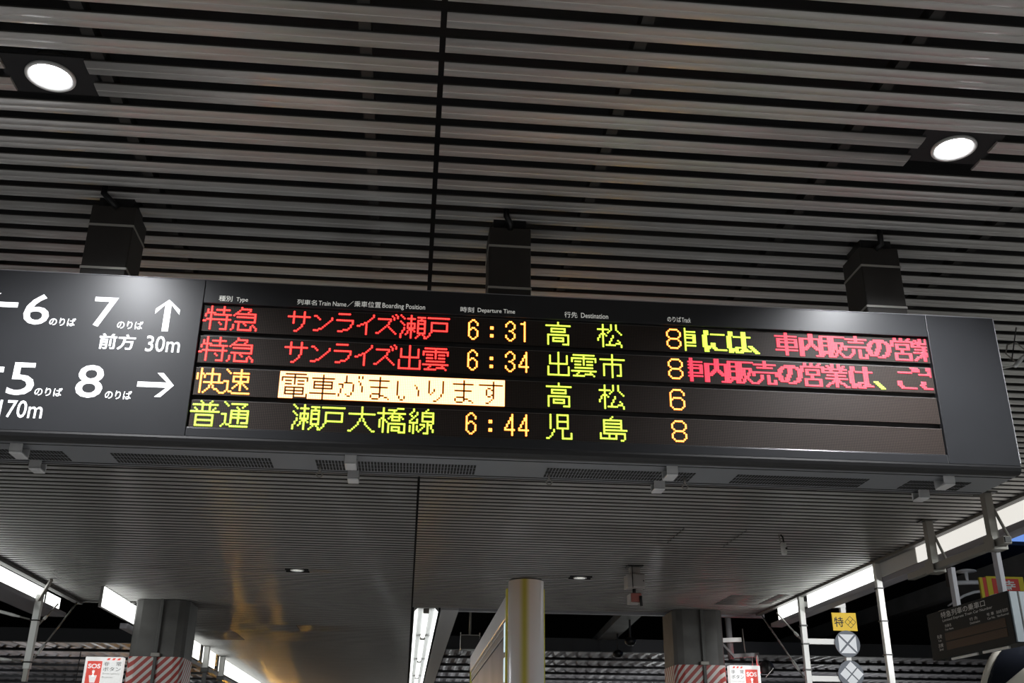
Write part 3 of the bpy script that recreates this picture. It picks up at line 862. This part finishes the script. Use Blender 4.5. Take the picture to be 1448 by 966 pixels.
rod((-4.68, 14.40, 3.60), (-4.655, 13.70, 3.22), 'short guy rod on the upper part of the left white post', GR, 0.55)
rod((5.15, 14.93, 3.73), (5.10, 13.29, 2.68), 'long guy rod left of the round marker signs', GR, 0.7)
rod((5.12, 14.20, 3.66), (5.10, 13.29, 3.18), 'short guy rod left of the yellow diamond sign', GR, 0.7)
rod((-7.6, 13.2, 3.95), (-4.735, 13.62, 3.295), 'upper stay wire from the left frame edge to the white post', GR, 0.8)
rod((-7.6, 13.2, 2.98), (-4.735, 13.62, 2.795), 'lower stay wire from the left frame edge to the white post', GR, 0.8)

# ------------------------------------------------------------------ signs on the arm post
def front_at(y): return lambda u, v: Vector((u, y, v))
t = thing('yellow_plate_sign', 'yellow rectangular sign with a black character and a diamond outline', 'sign', (5.65, 13.17, 3.30))
mb = MB(); mb.box(5.482, 5.81, 13.165, 13.18, 3.30, 3.53, bevel=0.003); mb.build('plate', M_YELLOW, t)
lettering('character', '特', M_BLACKPRINT, t, 5.505, 5.63, 3.348, 3.475, front_at(13.163), .012)
def ribbon(p, q, w):
    d = Vector((q[0] - p[0], q[1] - p[1])).normalized(); n = Vector((-d.y, d.x)) * w / 2
    return [(p[0] - n.x, p[1] - n.y), (q[0] - n.x, q[1] - n.y), (q[0] + n.x, q[1] + n.y), (p[0] + n.x, p[1] + n.y)][::1]
cx, cz, rr = 5.723, 3.412, 0.074
D = [(cx, cz + rr), (cx + rr, cz), (cx, cz - rr), (cx - rr, cz)]
mid = lambda a, b: ((a[0] + b[0]) / 2, (a[1] + b[1]) / 2)
flat_poly('diamond_mark', [ribbon(D[i], D[(i + 1) % 4], .006) for i in range(4)] + [ribbon(mid(D[0], D[1]), mid(D[2], D[3]), .006), ribbon(mid(D[1], D[2]), mid(D[3], D[0]), .006)], M_BLACKPRINT, t, front_at(13.163))
def disc_sign(cz, label, polys):
    t = thing('round_marker_sign', label, 'sign', (5.652, 13.17, cz), 'round marker signs')
    mb = MB(); mb.prism([(5.652 + .167 * math.cos(2 * PI * k / 48), cz + .167 * math.sin(2 * PI * k / 48)) for k in range(48)], 13.165, 13.18, lambda u, v, d: Vector((u, d, v))); mb.build('disc', M_MARKER, t)
    flat_poly('white_mark', polys, M_MARKWHITE, t, front_at(13.163))
a, g = 0.118, 0.012
sq = [(-a, -a), (a, -a), (a, a), (-a, a)]
tri = []
for i in range(4):
    p, q = sq[i], sq[(i + 1) % 4]
    m_ = ((p[0] + q[0]) / 2, (p[1] + q[1]) / 2); l = math.hypot(*m_)
    e = Vector((q[0] - p[0], q[1] - p[1])).normalized() * g * 1.4
    c0 = (m_[0] / l * g * 1.4, m_[1] / l * g * 1.4)
    tri.append([(5.652 + p[0] + e.x, 3.138 + p[1] + e.y), (5.652 + q[0] - e.x, 3.138 + q[1] - e.y), (5.652 + c0[0], 3.138 + c0[1])])
disc_sign(3.138, 'upper round grey sign with a white square crossed by an X', tri)
dm = []
for i in range(4):
    an = PI / 2 * i
    cc = (5.662 + 0.083 * math.cos(an), 2.765 + 0.083 * math.sin(an)); k = 0.072
    dm.append([(cc[0] + k * math.cos(an + PI / 2 * j), cc[1] + k * math.sin(an + PI / 2 * j)) for j in range(4)])
disc_sign(2.765, 'lower round grey sign with a white diamond cut in four', dm)

# ------------------------------------------------------------------ hanging rail and the small car-number board
t = thing('hanging_rail', 'square steel rail on two posts from the ceiling, carrying the small board', 'rail', (4.75, 8.5, 3.75))
mb = MB(); mb.box(4.715, 4.785, 7.72, 9.42, 3.285, 3.345, bevel=0.004); mb.build('rail', M_GREY_METAL, t)
mb = MB(); mb.box(4.725, 4.775, 7.712, 7.722, 3.293, 3.337); mb.build('rail_mouth', M_BLACK, t)
for y in (8.95, 7.92):
    mb = MB(); mb.box(4.715, 4.785, y - 0.035, y + 0.035, 3.345, 3.752, bevel=0.004); mb.build('post', M_GREY_METAL, t)
    mb = MB(); mb.box(4.68, 4.82, y - 0.07, y + 0.07, 3.742, 3.752); mb.build('ceiling_plate', M_CAMDARK, t)
    mb = MB(); mb.tube([(4.755, y + 0.02, 3.74), (4.79, y - 0.03, 3.58), (4.83, y - 0.10, 3.35)], 0.013, 8); mb.build('conduit', M_GREY_METAL, t)
    mb = MB(); mb.box(4.69, 4.81, y - 0.09, y + 0.05, 3.262, 3.282); mb.box(4.69, 4.70, y - 0.09, y + 0.05, 3.282, 3.37); mb.box(4.80, 4.81, y - 0.09, y + 0.05, 3.282, 3.37); mb.build('saddle', M_GREY_METAL, t)
t = thing('car_number_board', 'small dark hanging board headed with white lettering over brown unlit rows', 'sign', (4.80, 8.55, 2.53))
for y in (8.77, 8.02):
    mb = MB(); mb.box(4.79, 4.83, y - 0.035, y + 0.035, 2.93, 3.284, bevel=0.003); mb.build('hanger', mat('pale grey paint', (0.46, 0.46, 0.52), 0.45), t)
mb = MB(); mb.box(4.755, 4.92, 7.875, 9.24, 2.53, 2.937, bevel=0.004); mb.build('case', M_BOARD, t)
mb = MB(); mb.box(4.765, 4.91, 7.855, 7.8745, 2.54, 2.93); mb.build('end_cap', mat('pale blue grey paint', (0.40, 0.47, 0.54), 0.4), t)
mb = MB(); mb.box(4.83, 4.842, 7.851, 7.8555, 2.54, 2.93); mb.build('end_seam', M_BLACK, t)
side = lambda u, v: Vector((4.7535, u, v))
for z0, z1 in ((2.668, 2.736), (2.592, 2.660)):
    mb = MB(); mb.box(4.7515, 4.756, 7.96, 8.95, z0, z1); mb.build('matrix_row', M_BOARD_LED, t)
lettering('title', '特急列車の乗車口', M_GREYPRINT, t, 8.975, 8.22, 2.866, 2.920, side, .006)
lettering('subtitle', 'Limited Express Train Car Number', M_GREYPRINT, t, 8.955, 8.12, 2.828, 2.856, side, .002)
for s, a, b in (('列車名', 8.93, 8.82), ('行 先', 8.50, 8.37), ('号 車', 8.22, 8.11), ('自由席 指定席', 8.07, 7.90)):
    lettering('column_heading', s, M_GREYPRINT, t, a, b, 2.782, 2.808, side, .0)
for s, a, b in (('Train Name', 8.94, 8.79), ('Destination', 8.50, 8.34), ('Car No.', 8.22, 8.10), ('Non-Reserved', 8.07, 7.90)):
    lettering('column_heading', s, M_GREYPRINT, t, a, b, 2.755, 2.772, side, .0)
for s, a, b, z0, z1 in (('先発', 9.10, 9.01, 2.702, 2.735), ('1st', 9.08, 9.03, 2.676, 2.694), ('次発', 9.10, 9.01, 2.626, 2.659), ('2nd', 9.09, 9.02, 2.600, 2.618)):
    lettering('row_heading', s, M_GREYPRINT, t, a, b, z0, z1, side, .0)
for a, b in ((8.96, 8.52), (8.43, 8.03)):
    mb = MB(); mb.box(4.78, 4.80, b, a, 2.508, 2.529, bevel=0.004); mb.build('bottom_rail', M_WHITE_METAL, t)
for a in (9.02, 8.14):
    mb = MB(); mb.box(4.79, 4.83, a - 0.05, a + 0.05, 2.937, 2.949); mb.build('top_bracket', M_WHITE_METAL, t)

# ------------------------------------------------------------------ vertical banners
def banner(name, label, x, y, w, z0, z1, extra):
    t = thing(name, label, 'sign', (x, y, z0), 'yellow and red vertical banners')
    mb = MB(); mb.box(x - w / 2, x + w / 2, y, y + 0.05, z0, z1, bevel=0.004); mb.build('panel', M_YELLOWB, t)
    h = z1 - z0
    mb = MB(); mb.box(x - w * 0.36, x + w * 0.36, y - 0.004, y, z1 - h * 0.52, z1 - h * 0.04); mb.build('red_field', M_REDB, t)
    lettering('character', '特', M_MARKWHITE, t, x - w * 0.25, x + w * 0.25, z1 - h * 0.26, z1 - h * 0.07, front_at(y - 0.006), .015)
    lettering('character', '急', M_MARKWHITE, t, x - w * 0.25, x + w * 0.25, z1 - h * 0.49, z1 - h * 0.30, front_at(y - 0.006), .015)
    mb = MB(); mb.box(x - 0.03, x + 0.03, y + 0.05, y + 0.10, z1 - 0.1, z1 + extra); mb.build('hanger', M_PURLIN, t)
    mb = MB(); mb.box(x - w / 2 - 0.10, x - w / 2 - 0.055, y + 0.004, y + 0.045, z0, z1 - 0.02); mb.box(x - w / 2 - 0.055, x - w / 2 - 0.002, y + 0.004, y + 0.045, z0, z1 - 0.02, mi=1); mb.build('side_fin', [M_YELLOWB, M_REDB], t)
    return t
banner('vertical_banner', 'yellow and red vertical banner behind the small board at the right edge', 8.46, 14.0, 0.56, 3.42, 4.215, 2.785)
banner('vertical_banner', 'small red and yellow banner beside the left striped column', -5.02, 24.6, 0.30, 2.6, 3.35, 0.835)

# ------------------------------------------------------------------ overhead wire bracket with insulators
t = thing('wire_bracket', 'white porcelain overhead-wire bracket with a dished insulator behind the small board', 'bracket', (9.1, 16.0, 4.4))
mb = MB(); mb.tube([(8.74, 16, 4.47), (9.20, 16, 4.49), (9.42, 16, 4.49)], 0.035, 10); mb.build('arm', M_PORCELAIN, t)
mb = MB(); mb.lathe([(0.0, 4.70), (0.08, 4.695), (0.15, 4.675), (0.165, 4.655), (0.14, 4.650), (0.03, 4.645), (0.02, 4.50)], 9.02, 16.0, 28); mb.build('dish_insulator', M_PORCELAIN, t)
mb = MB(); mb.tube([(9.22, 15.99, 4.44), (9.26, 15.99, 4.43), (9.38, 15.99, 4.43), (9.44, 15.99, 4.445)], [0.02, 0.05, 0.05, 0.02], 12); mb.build('rod_insulator', M_PORCELAIN, t)
mb = MB(); mb.tube([(8.62, 16, 4.10), (8.74, 16, 4.17), (8.92, 16, 4.27), (9.10, 16, 4.33), (9.28, 16, 4.355), (9.50, 16, 4.36)], [0.012, 0.016, 0.022, 0.024, 0.02, 0.016], 10); mb.build('curved_arm', M_PORCELAIN, t)
mb = MB(); mb.box(8.68, 8.76, 15.95, 16.05, 4.40, 6.998); mb.build('mast', M_PURLIN, t)

# ------------------------------------------------------------------ train at the right-hand track
def train():
    t = thing('train', 'cream train with a dark wraparound windscreen at the lower right corner', 'train', (0, 0, 0))
    HW, ZC_, HH, NE = 1.46, 1.16, 1.68, 3.5
    def outline(a, s=1.0, inset=0.0):
        c, d = math.cos(a), math.sin(a)
        return ((HW - inset) * s * math.copysign(abs(c) ** (2 / NE), c), ZC_ + (HH - inset) * s * math.copysign(abs(d) ** (2 / NE), d))
    def bulge(x, z):
        r2 = min(1.0, (abs(x / HW) ** NE + abs((z - ZC_) / HH) ** NE) ** (2 / NE))
        return -0.34 * math.sqrt(max(0.0, 1 - r2 * 0.98)) + 0.05
    N = 96
    mb = MB()
    rings = []
    for s_ in (0.0, .2, .4, .55, .7, .8, .88, .94, .98, 1.0):
        if s_ == 0: rings.append([mb.bm.verts.new((0, bulge(0, ZC_), ZC_))]); continue
        rings.append([mb.bm.verts.new((lambda p: (p[0], bulge(*p), p[1]))(outline(2 * PI * k / N, s_))) for k in range(N)])
    for y in (0.06, 0.15, 3.0, 12.0):
        rings.append([mb.bm.verts.new((lambda p: (p[0], y, p[1]))(outline(2 * PI * k / N, 1.0 + (0.012 if y > .1 else 0.008)))) for k in range(N)])
    for a, b in zip(rings, rings[1:]):
        for k in range(N):
            q = [a[k % len(a)], b[k % len(b)], b[(k + 1) % len(b)], a[(k + 1) % len(a)]]
            f = mb.bm.faces.new(list(dict.fromkeys(q))); f.smooth = True
    mb.bm.faces.new(rings[-1])
    mb.build('body', M_CREAM, t)
    for sd in (1, -1):                        # one pane on each side of the raised centre
        mb = MB(); cols = []
        for i in range(29):
            x = -1.355 + i * (1.355 - 0.30) / 28
            u = abs(x) / (HW - .055)
            zo = ZC_ + (HH - .055) * max(0.0, 1 - min(1, u) ** NE) ** (1 / NE)
            zi = min(zo - 0.004, 2.15 + (x + 1.26) * 0.70 - 0.12 * max(0, x + 1.0) ** 2)
            col = []
            for j in range(9):
                z = zi + (zo - zi) * j / 8
                col.append(mb.bm.verts.new((sd * x, bulge(x, z) - 0.012, z)))
            cols.append(col)
        for a, b in zip(cols, cols[1:]):
            for j in range(8):
                mb.bm.faces.new((a[j], b[j], b[j + 1], a[j + 1])).smooth = True
        mb.build('windscreen', M_WIND, t)
        for dx in (-1.03, -0.97):
            mb = MB(); mb.tube([(sd * (dx + .022 * math.cos(w)), bulge(dx, 2.57) - 0.02, 2.57 + .022 * math.sin(w)) for w in (-1.2, -.6, 0, .6, 1.2)], 0.0035, 6); mb.build('glass_reflection', M_PORCELAIN, t)  # curved reflections on the glass, modelled as thin pale rods
    mb = MB(); mb.box(-1.15, 1.15, 0.3, 11.8, -1.19, -0.515); mb.build('running_gear', M_BLACK, t)
    t.location = (6.28, 8.47, 0.09); t.rotation_euler = (0, 0, math.radians(-38))
train()

# ------------------------------------------------------------------ notice board with rounded end post, standing on the platform
def notice_board():
    t = thing('notice_board', 'standing notice board with a silver round end post below the middle of the departure board', 'board', (0.55, 6.6, 0))
    mb = MB(); mb.lathe([(0.0, 0.0), (0.086, 0.0), (0.086, 2.415), (0.0, 2.415)], 0.556, 5.0, 48); mb.build('end_post', band_mat('aluminium post with painted yellow green reflection', (0.86, 0.85, 0.90), (0.60, 0.60, 0.13), -0.010, 0.030), t)  # soft yellow-green reflection painted into the post colour
    mb = MB(); mb.lathe([(0.074, 2.4152), (0.082, 2.4155), (0.082, 2.424), (0.0, 2.426)], 0.556, 5.0, 40); mb.build('post_cap', M_CAMDARK, t)
    mb = MB()
    mb.box(0.462, 0.470, 5.02, 5.06, 0.0, 2.385); mb.box(0.642, 0.650, 5.02, 5.06, 0.0, 2.385); mb.build('post_edge', M_YELLOWTRIM, t)
    mb = MB(); mb.box(0.478, 0.634, 5.06, 8.20, 2.27, 2.385, bevel=0.006); mb.build('top_rail', M_SILVER, t)
    mb = MB(); mb.box(0.484, 0.628, 5.07, 8.12, 2.20, 2.268); mb.build('inner_frame', mat('brown grey frame', (0.22, 0.20, 0.20), 0.4, 0.3), t)
    mb = MB(); mb.box(0.481, 0.4835, 5.10, 8.10, 2.243, 2.249); mb.box(0.481, 0.4835, 5.10, 8.10, 2.200, 2.203); mb.build('frame_line', M_CHROME, t)
    mb = MB(); mb.box(0.490, 0.622, 5.07, 8.12, 0.3, 2.20); mb.build('poster_panel', M_POSTER, t)
    mb = MB()
    for z0, z1 in ((2.10, 2.235), (1.96, 2.07), (1.82, 1.93), (1.4, 1.8)):
        mb.box(0.464, 0.470, 5.09, 5.16, z0, z1)
    mb.build('edge_light', M_LIGHTEDGE, t)
    mb = MB(); mb.box(0.478, 0.634, 8.12, 8.20, 0.0, 2.27, bevel=0.004); mb.build('far_post', M_YELLOWTRIM, t)
    mb = MB(); mb.box(0.474, 0.4785, 8.15, 8.165, 0.0, 2.27); mb.build('far_post_groove', M_BLACK, t)
notice_board()

# ------------------------------------------------------------------ emergency button signs
def sos_sign(label, x0, x1, y, z1, mirror):
    w = x1 - x0; z0 = z1 - w * 1.25
    t = thing('emergency_sign', label, 'sign', ((x0 + x1) / 2, y, z0), 'lit emergency button signs')
    mb = MB(); mb.box(x0, x1, y, y + 0.12, z0, z1, bevel=0.008); mb.build('lit_box', M_SOSW, t)
    fx = (lambda u: x0 + w * u) if not mirror else (lambda u: x0 + w * u)
    ra, rb = (0.07, 0.46) if not mirror else (0.50, 0.90)
    zr1, zr0 = z1 - 0.055, z0 + 0.06
    mb = MB(); mb.box(fx(ra), fx(rb), y - 0.003, y, zr0, zr1); mb.build('red_field', M_SOSR, t)
    F = front_at(y - 0.005)
    a, b = fx(ra), fx(rb); m_ = (a + b) / 2; rw = b - a
    lettering('sos_text', 'SOS', M_SOSL, t, a + rw * .08, b - rw * .08, zr1 - 0.095, zr1 - 0.035, F, .03)
    hz = zr1 - 0.12
    flat_poly('hand_mark', [
        [(m_ + .018 * math.cos(2 * PI * k / 14), hz - .012 + .018 * math.sin(2 * PI * k / 14)) for k in range(14)],
        [(m_ - .011, hz - .075), (m_ + .011, hz - .075), (m_ + .011, hz - .02), (m_ - .011, hz - .02)],
        [(m_ - .032, hz - .155), (m_ + .032, hz - .155), (m_ + .052, hz - .062), (m_ - .052, hz - .062)]], M_SOSL, t, F)
    ta, tb = ((0.51, 0.97) if not mirror else (0.04, 0.45))
    a, b = fx(ta), fx(tb)
    lettering('japanese_text', '非　常', M_GREYD, t, a, b, z1 - .115, z1 - .062, F, .0)
    lettering('japanese_text', 'ボタン', M_GREYD, t, a, b, z1 - .182, z1 - .130, F, .0)
    lettering('english_text', 'Emergency', M_GREYPRINT, t, a, b, z1 - .232, z1 - .200, F, .0)
    lettering('english_text', 'Button', M_GREYPRINT, t, a, a + (b - a) * .6, z1 - .272, z1 - .246, F, .0)
    rs = []
    for k in range(3):
        u = a + (b - a) * (0.12 + 0.3 * k)
        rs.append([(u, z1 - .042), (u + (b - a) * .16, z1 - .042), (u + (b - a) * .24, z1 - .016), (u + (b - a) * .08, z1 - .016)])
    flat_poly('stripe_mark', rs, M_SOSR, t, F)
    return t
M_GREYD = mat('dark grey print', (0.10, 0.10, 0.11), 0.5)
sos_sign('lit red and white emergency sign left of the left striped column', -4.29, -3.80, 14.68, 2.962, False)
sos_sign('lit red and white emergency sign right of the right striped column', 4.49, 4.93, 14.55, 2.985, True)

# bracket, pipe and horn beside the right column
t = thing('wall_bracket', 'grey pipe and bracket arms right of the right striped column', 'bracket', (4.66, 15.0, 3.1))
mb = MB(); mb.tube([(4.67, 15.05, 3.70), (4.68, 15.05, 3.12)], 0.045, 12); mb.build('pipe', M_BEAM, t)
mb = MB(); mb.bar((4.48, 14.9, 3.36), (4.80, 14.9, 3.375), 0.05, 0.06); mb.build('upper_arm', M_WHITE_METAL, t)
mb = MB(); mb.bar((4.66, 14.9, 3.145), (5.04, 14.9, 3.17), 0.05, 0.055); mb.build('lower_arm', M_BEAM, t)
mb = MB(); mb.bar((4.49, 14.88, 3.33), (4.67, 14.88, 3.14), 0.03, 0.03); mb.build('strut', M_BEAM, t)
mb = MB(); mb.tube([(4.83, 14.9, 3.53), (4.845, 14.9, 3.19)], 0.010, 8); mb.build('aerial', M_GREY_METAL, t)
t = thing('horn_speaker', 'black horn with a light rim beside the right emergency sign', 'speaker', (5.08, 14.75, 2.97))
mb = MB(); mb.lathe([(0.02, 3.08), (0.07, 3.06), (0.105, 3.0), (0.11, 2.95), (0.09, 2.90)], 5.09, 14.75, 24); mb.build('horn', M_BLACK, t)
mb = MB(); mb.tube([(5.04, 14.66, 2.84), (5.16, 14.66, 2.965)], 0.006, 6); mb.build('rim', M_WHITE_METAL, t)
mb = MB(); mb.box(5.00, 5.02, 14.86, 14.90, 3.02, 3.16); mb.build('stem', M_WHITE_METAL, t)

# ------------------------------------------------------------------ cameras, speaker, hanging monitor
t = thing('security_camera', 'box camera over a brick red unit, hanging from the ceiling left of the right column', 'camera', (2.52, 11.5, 3.75))
mb = MB(); mb.box(2.43, 2.61, 11.42, 11.58, 3.735, 3.749); mb.build('mount_plate', M_CAMDARK, t)
mb = MB(); mb.box(2.462, 2.578, 11.45, 11.55, 3.64, 3.735, bevel=0.008); mb.build('mount_neck', M_CAM, t)
mb = MB(); mb.box(2.415, 2.620, 11.40, 11.62, 3.488, 3.648, bevel=0.016); mb.build('housing', M_CAM, t)
mb = MB(); mb.box(2.470, 2.478, 11.396, 11.401, 3.49, 3.73); mb.build('cable', M_BLACK, t)
mb = MB(); mb.box(2.592, 2.604, 11.394, 11.40, 3.560, 3.574); mb.build('lock', M_BLACK, t)
mb = MB(); mb.tube([(2.508, 11.5, 3.49), (2.508, 11.5, 3.41)], 0.020, 10); mb.build('stem', M_BLACK, t)
mb = MB(); mb.box(2.452, 2.575, 11.42, 11.56, 3.335, 3.435, bevel=0.012); mb.build('camera_body', mat('brick red plastic', (0.36, 0.11, 0.09), 0.4), t)
mb = MB(); mb.box(2.440, 2.452, 11.42, 11.58, 3.325, 3.425); mb.box(2.452, 2.55, 11.43, 11.57, 3.323, 3.334); mb.build('sunshade', M_CAM, t)
mb = MB(); mb.tube([(2.560, 11.41, 3.40), (2.565, 11.41, 3.29)], 0.016, 10); mb.build('lens_barrel', M_BLACK, t)
t = thing('ceiling_sensor', 'small white capsule hanging on a short arm from the ceiling, upper right of the camera', 'sensor', (3.62, 9.7, 3.75))
mb = MB(); mb.tube([(3.59, 9.7, 3.749), (3.60, 9.7, 3.66)], 0.007, 8); mb.build('arm', M_GREY_METAL, t)
mb = MB(); mb.tube([(3.605, 9.69, 3.75), (3.625, 9.69, 3.72), (3.63, 9.69, 3.66)], 0.008, 8); mb.build('cable', M_BLACK, t)
mb = MB(); mb.tube([(3.625, 9.7, 3.672), (3.625, 9.7, 3.665), (3.628, 9.7, 3.575), (3.628, 9.7, 3.555), (3.628, 9.7, 3.548)], [0.018, 0.028, 0.029, 0.024, 0.008], 16); mb.build('capsule', M_WHITE_METAL, t)
mb = MB(); mb.box(3.634, 3.652, 9.664, 9.675, 3.600, 3.618); mb.build('eye', M_BLACK, t)
t = thing('hanging_monitor', 'small dark monitor hanging on a rod behind the fluorescent fixtures', 'monitor', (0.925, 16.0, 3.75))
mb = MB(); mb.tube([(0.922, 16.0, 6.998), (0.922, 16.0, 3.50)], 0.018, 10); mb.build('rod', M_GREY_METAL, t)
mb = MB(); mb.box(0.785, 1.065, 15.95, 16.25, 3.29, 3.485, bevel=0.012); mb.build('case', M_CAMDARK, t)
mb = MB(); mb.box(0.775, 0.785, 15.94, 16.0, 3.30, 3.53); mb.box(1.065, 1.075, 15.94, 16.0, 3.44, 3.53); mb.box(0.775, 1.075, 15.94, 15.97, 3.486, 3.498); mb.build('yoke', M_GREY_METAL, t)
for i, (x, y, z, lab) in enumerate(((4.44, 20.9, 4.06, 'dark round lamp under the slanting beam, nearer the right column'), (4.58, 22.9, 4.03, 'dark round lamp under the slanting beam, farther from the right column'))):
    t = thing('dome_lamp', lab, 'light', (x, y, z), 'dark round lamps by the slanting beam')
    mb = MB(); mb.lathe([(0.0, z - .11), (.06, z - .105), (.11, z - .06), (.115, z), (.05, z + .05), (0.0, z + .05)], x, y, 20); mb.build('dome', M_BLACK, t)
    mb = MB(); mb.tube([(x, y, z + .05), (x, y, z + .40)], 0.02, 8); mb.build('stem', M_PURLIN, t)

# posts between the far left light panels
for x, y, z0, lab in ((-3.80, 20.55, 2.6, 'pale post in front of the light panels, nearer the left column'), (-3.80, 22.35, 2.6, 'pale post in front of the light panels, farther from the left column')):
    t = thing('panel_post', lab, 'post', (x, y, z0), 'posts by the far left light panels')
    mb = MB(); mb.box(x - .05, x + .05, y - .05, y + .05, z0 + .75, 3.745, bevel=.008); mb.build('upper_post', M_WHITE_METAL, t)
    mb = MB(); mb.box(x - .035, x + .035, y - .035, y + .035, z0 - .6, z0 + .75, bevel=.005); mb.build('lower_post', M_BEAM, t)
    mb = MB(); mb.box(x - .07, x + .07, y - .07, y + .07, z0 + .68, z0 + .76, bevel=.006); mb.build('clamp', M_CAMDARK, t)

# ------------------------------------------------------------------ lamps farther down the platforms, and added unseen fill lights
def far_display(x, y, z, w, h, m, label, cat):
    t = thing('far_display', label, cat, (x, y, z))
    mb = MB(); mb.box(x - w / 2 - .05, x + w / 2 + .05, y + .005, y + .2, z - .06, z + h + .06, bevel=.01); mb.build('case', M_BOARD, t)
    mb = MB(); mb.box(x - w / 2, x + w / 2, y, y + .004, z, z + h); mb.build('lit_panel', m, t)
    mb = MB(); mb.box(x - .04, x + .04, y + .08, y + .14, z + h + .06, 4.24 if x < -4.6 else 3.758); mb.build('hanger', M_PURLIN, t)
far_display(-4.95, 30.0, 2.40, 0.46, 0.75, M_AMBERLAMP, 'amber lit display hanging farther down beside the left track', 'sign')
far_display(-4.30, 34.0, 2.35, 0.40, 0.75, M_AMBERLAMP, 'second amber lit display farther down beside the left track', 'sign')
t = thing('red_signal', 'red signal lamp under the lower bracket arm behind the right emergency sign', 'signal', (4.95, 14.95, 3.0))
mb = MB(); mb.lathe([(0.0, 2.98), (0.05, 2.975), (0.06, 2.93), (0.055, 2.88), (0.0, 2.865)], 4.95, 14.93, 16); mb.build('lamp', M_REDLAMP, t)
mb = MB(); mb.tube([(4.95, 14.93, 2.98), (4.95, 14.92, 3.136)], 0.008, 8); mb.build('stem', M_BEAM, t)
def add_fill_tube(x, y, z, ztop, label, watts):  # lamps added out of view to brighten roofs, signs, posts and train
    t = thing('added_tube_light', label, 'light', (x, y, z), 'added tube lights out of view')
    mb = MB(); mb.tube([(x, y - 1.2, z), (x, y + 1.2, z)], 0.03, 10); mb.build('tube', M_TUBE, t)
    mb = MB(); mb.box(x - 0.09, x + 0.09, y - 1.25, y + 1.25, z + 0.05, z + 0.09, bevel=0.005); mb.build('batten', M_WHITE_METAL, t)
    mb = MB(); mb.tube([(x, y - 1.1, z + 0.09), (x, y - 1.1, ztop)], 0.01, 6); mb.tube([(x, y + 1.1, z + 0.09), (x, y + 1.1, ztop)], 0.01, 6); mb.build('hanger', M_PURLIN, t)
    ld = bpy.data.lights.new('fill_tube_lamp', 'POINT'); ld.shadow_soft_size = 0.25; ld.energy = watts; ld.color = (0.95, 1.0, 0.98)
    lo = bpy.data.objects.new('lamp', ld); COL.objects.link(lo); lo.parent = t; lo.location = (0, 0, -0.32)
for x, y in ((7.5, 31), (7.5, 41), (2.6, 33), (2.6, 43), (-8, 28), (-8, 38), (12, 30), (-13, 32), (16, 36)):
    add_fill_tube(x, y, 3.0, 4.25, 'added unseen tube light, brightening the far corrugated roof', FILL_TUBE_WATTS)
for x, y in ((10.5, 0.0), (10.5, 5.0), (10.5, -5.0), (-10.5, 0.0), (-10.5, 6.0)):
    add_fill_tube(x, y, 3.9, 7.0, 'added unseen tube light beside the frame, brightening the platform edges', FILL_TUBE_WATTS * 2.0)

t = thing('added_floodlight', 'added unseen lamp under the outer soffit, brightening the marker signs', 'light', (5.50, 5.0, 3.4))  # added out of view to brighten the markers on the arm post
mb = MB(); mb.box(5.40, 5.60, 4.86, 5.0, 3.26, 3.42, bevel=.01); mb.build('housing', M_CAMDARK, t)  # housing and lens of the added unseen lamp
mb = MB(); mb.box(5.42, 5.58, 5.0005, 5.006, 3.28, 3.40); mb.build('lens', M_LAMP_FAR, t)
mb = MB(); mb.box(5.22, 5.50, 4.90, 4.94, 3.42, 3.44); mb.box(5.22, 5.26, 4.90, 4.94, 3.44, 3.52); mb.build('bracket', M_GREY_METAL, t)
ld = bpy.data.lights.new('added_floodlight_lamp', 'SPOT'); ld.energy = 1500; ld.spot_size = math.radians(21); ld.spot_blend = 0.7; ld.shadow_soft_size = 0.06
lo = bpy.data.objects.new('lamp', ld); COL.objects.link(lo); lo.parent = t; lo.location = (0.05, 0.02, -0.06)
lo.rotation_euler = (Vector((5.55, 5.02, 3.34)) - Vector((5.75, 13.0, 2.85))).to_track_quat('Z', 'Y').to_euler()
add_fill_tube(8.6, 2.5, 4.6, 7.0, 'added unseen tube light over the right-hand track, brightening the train', 420)
add_fill_tube(-8.6, 5.0, 4.6, 7.0, 'added unseen tube light over the left-hand track, brightening the white post', 420)
t = thing('stay_wire', 'thin stay wire with a turnbuckle at the right end of the departure board', 'wire', (2.36, 4.07, 3.25))
mb = MB(); mb.tube([(2.37, 4.064, 3.20), (3.02, 4.56, 3.49), (3.32, 4.755, 3.743)], 0.0045, 8); mb.build('wire', M_ROD, t)
mb = MB(); mb.tube([(2.99, 4.53, 3.475), (3.02, 4.56, 3.49), (3.10, 4.612, 3.557), (3.13, 4.631, 3.583)], [0.006, 0.011, 0.011, 0.006], 10); mb.build('turnbuckle', M_CHROME, t)
mb = MB(); mb.tube([(3.06, 4.60, 3.52), (3.02, 4.62, 3.58), (3.05, 4.64, 3.64), (3.11, 4.65, 3.66), (3.17, 4.66, 3.61), (3.14, 4.64, 3.56)], 0.004, 8); mb.build('loop', M_GREY_METAL, t)
mb = MB(); mb.tube([(3.12, 4.64, 3.743), (3.03, 4.60, 3.53)], 0.003, 6); mb.build('thin_wire', M_BLACK, t)
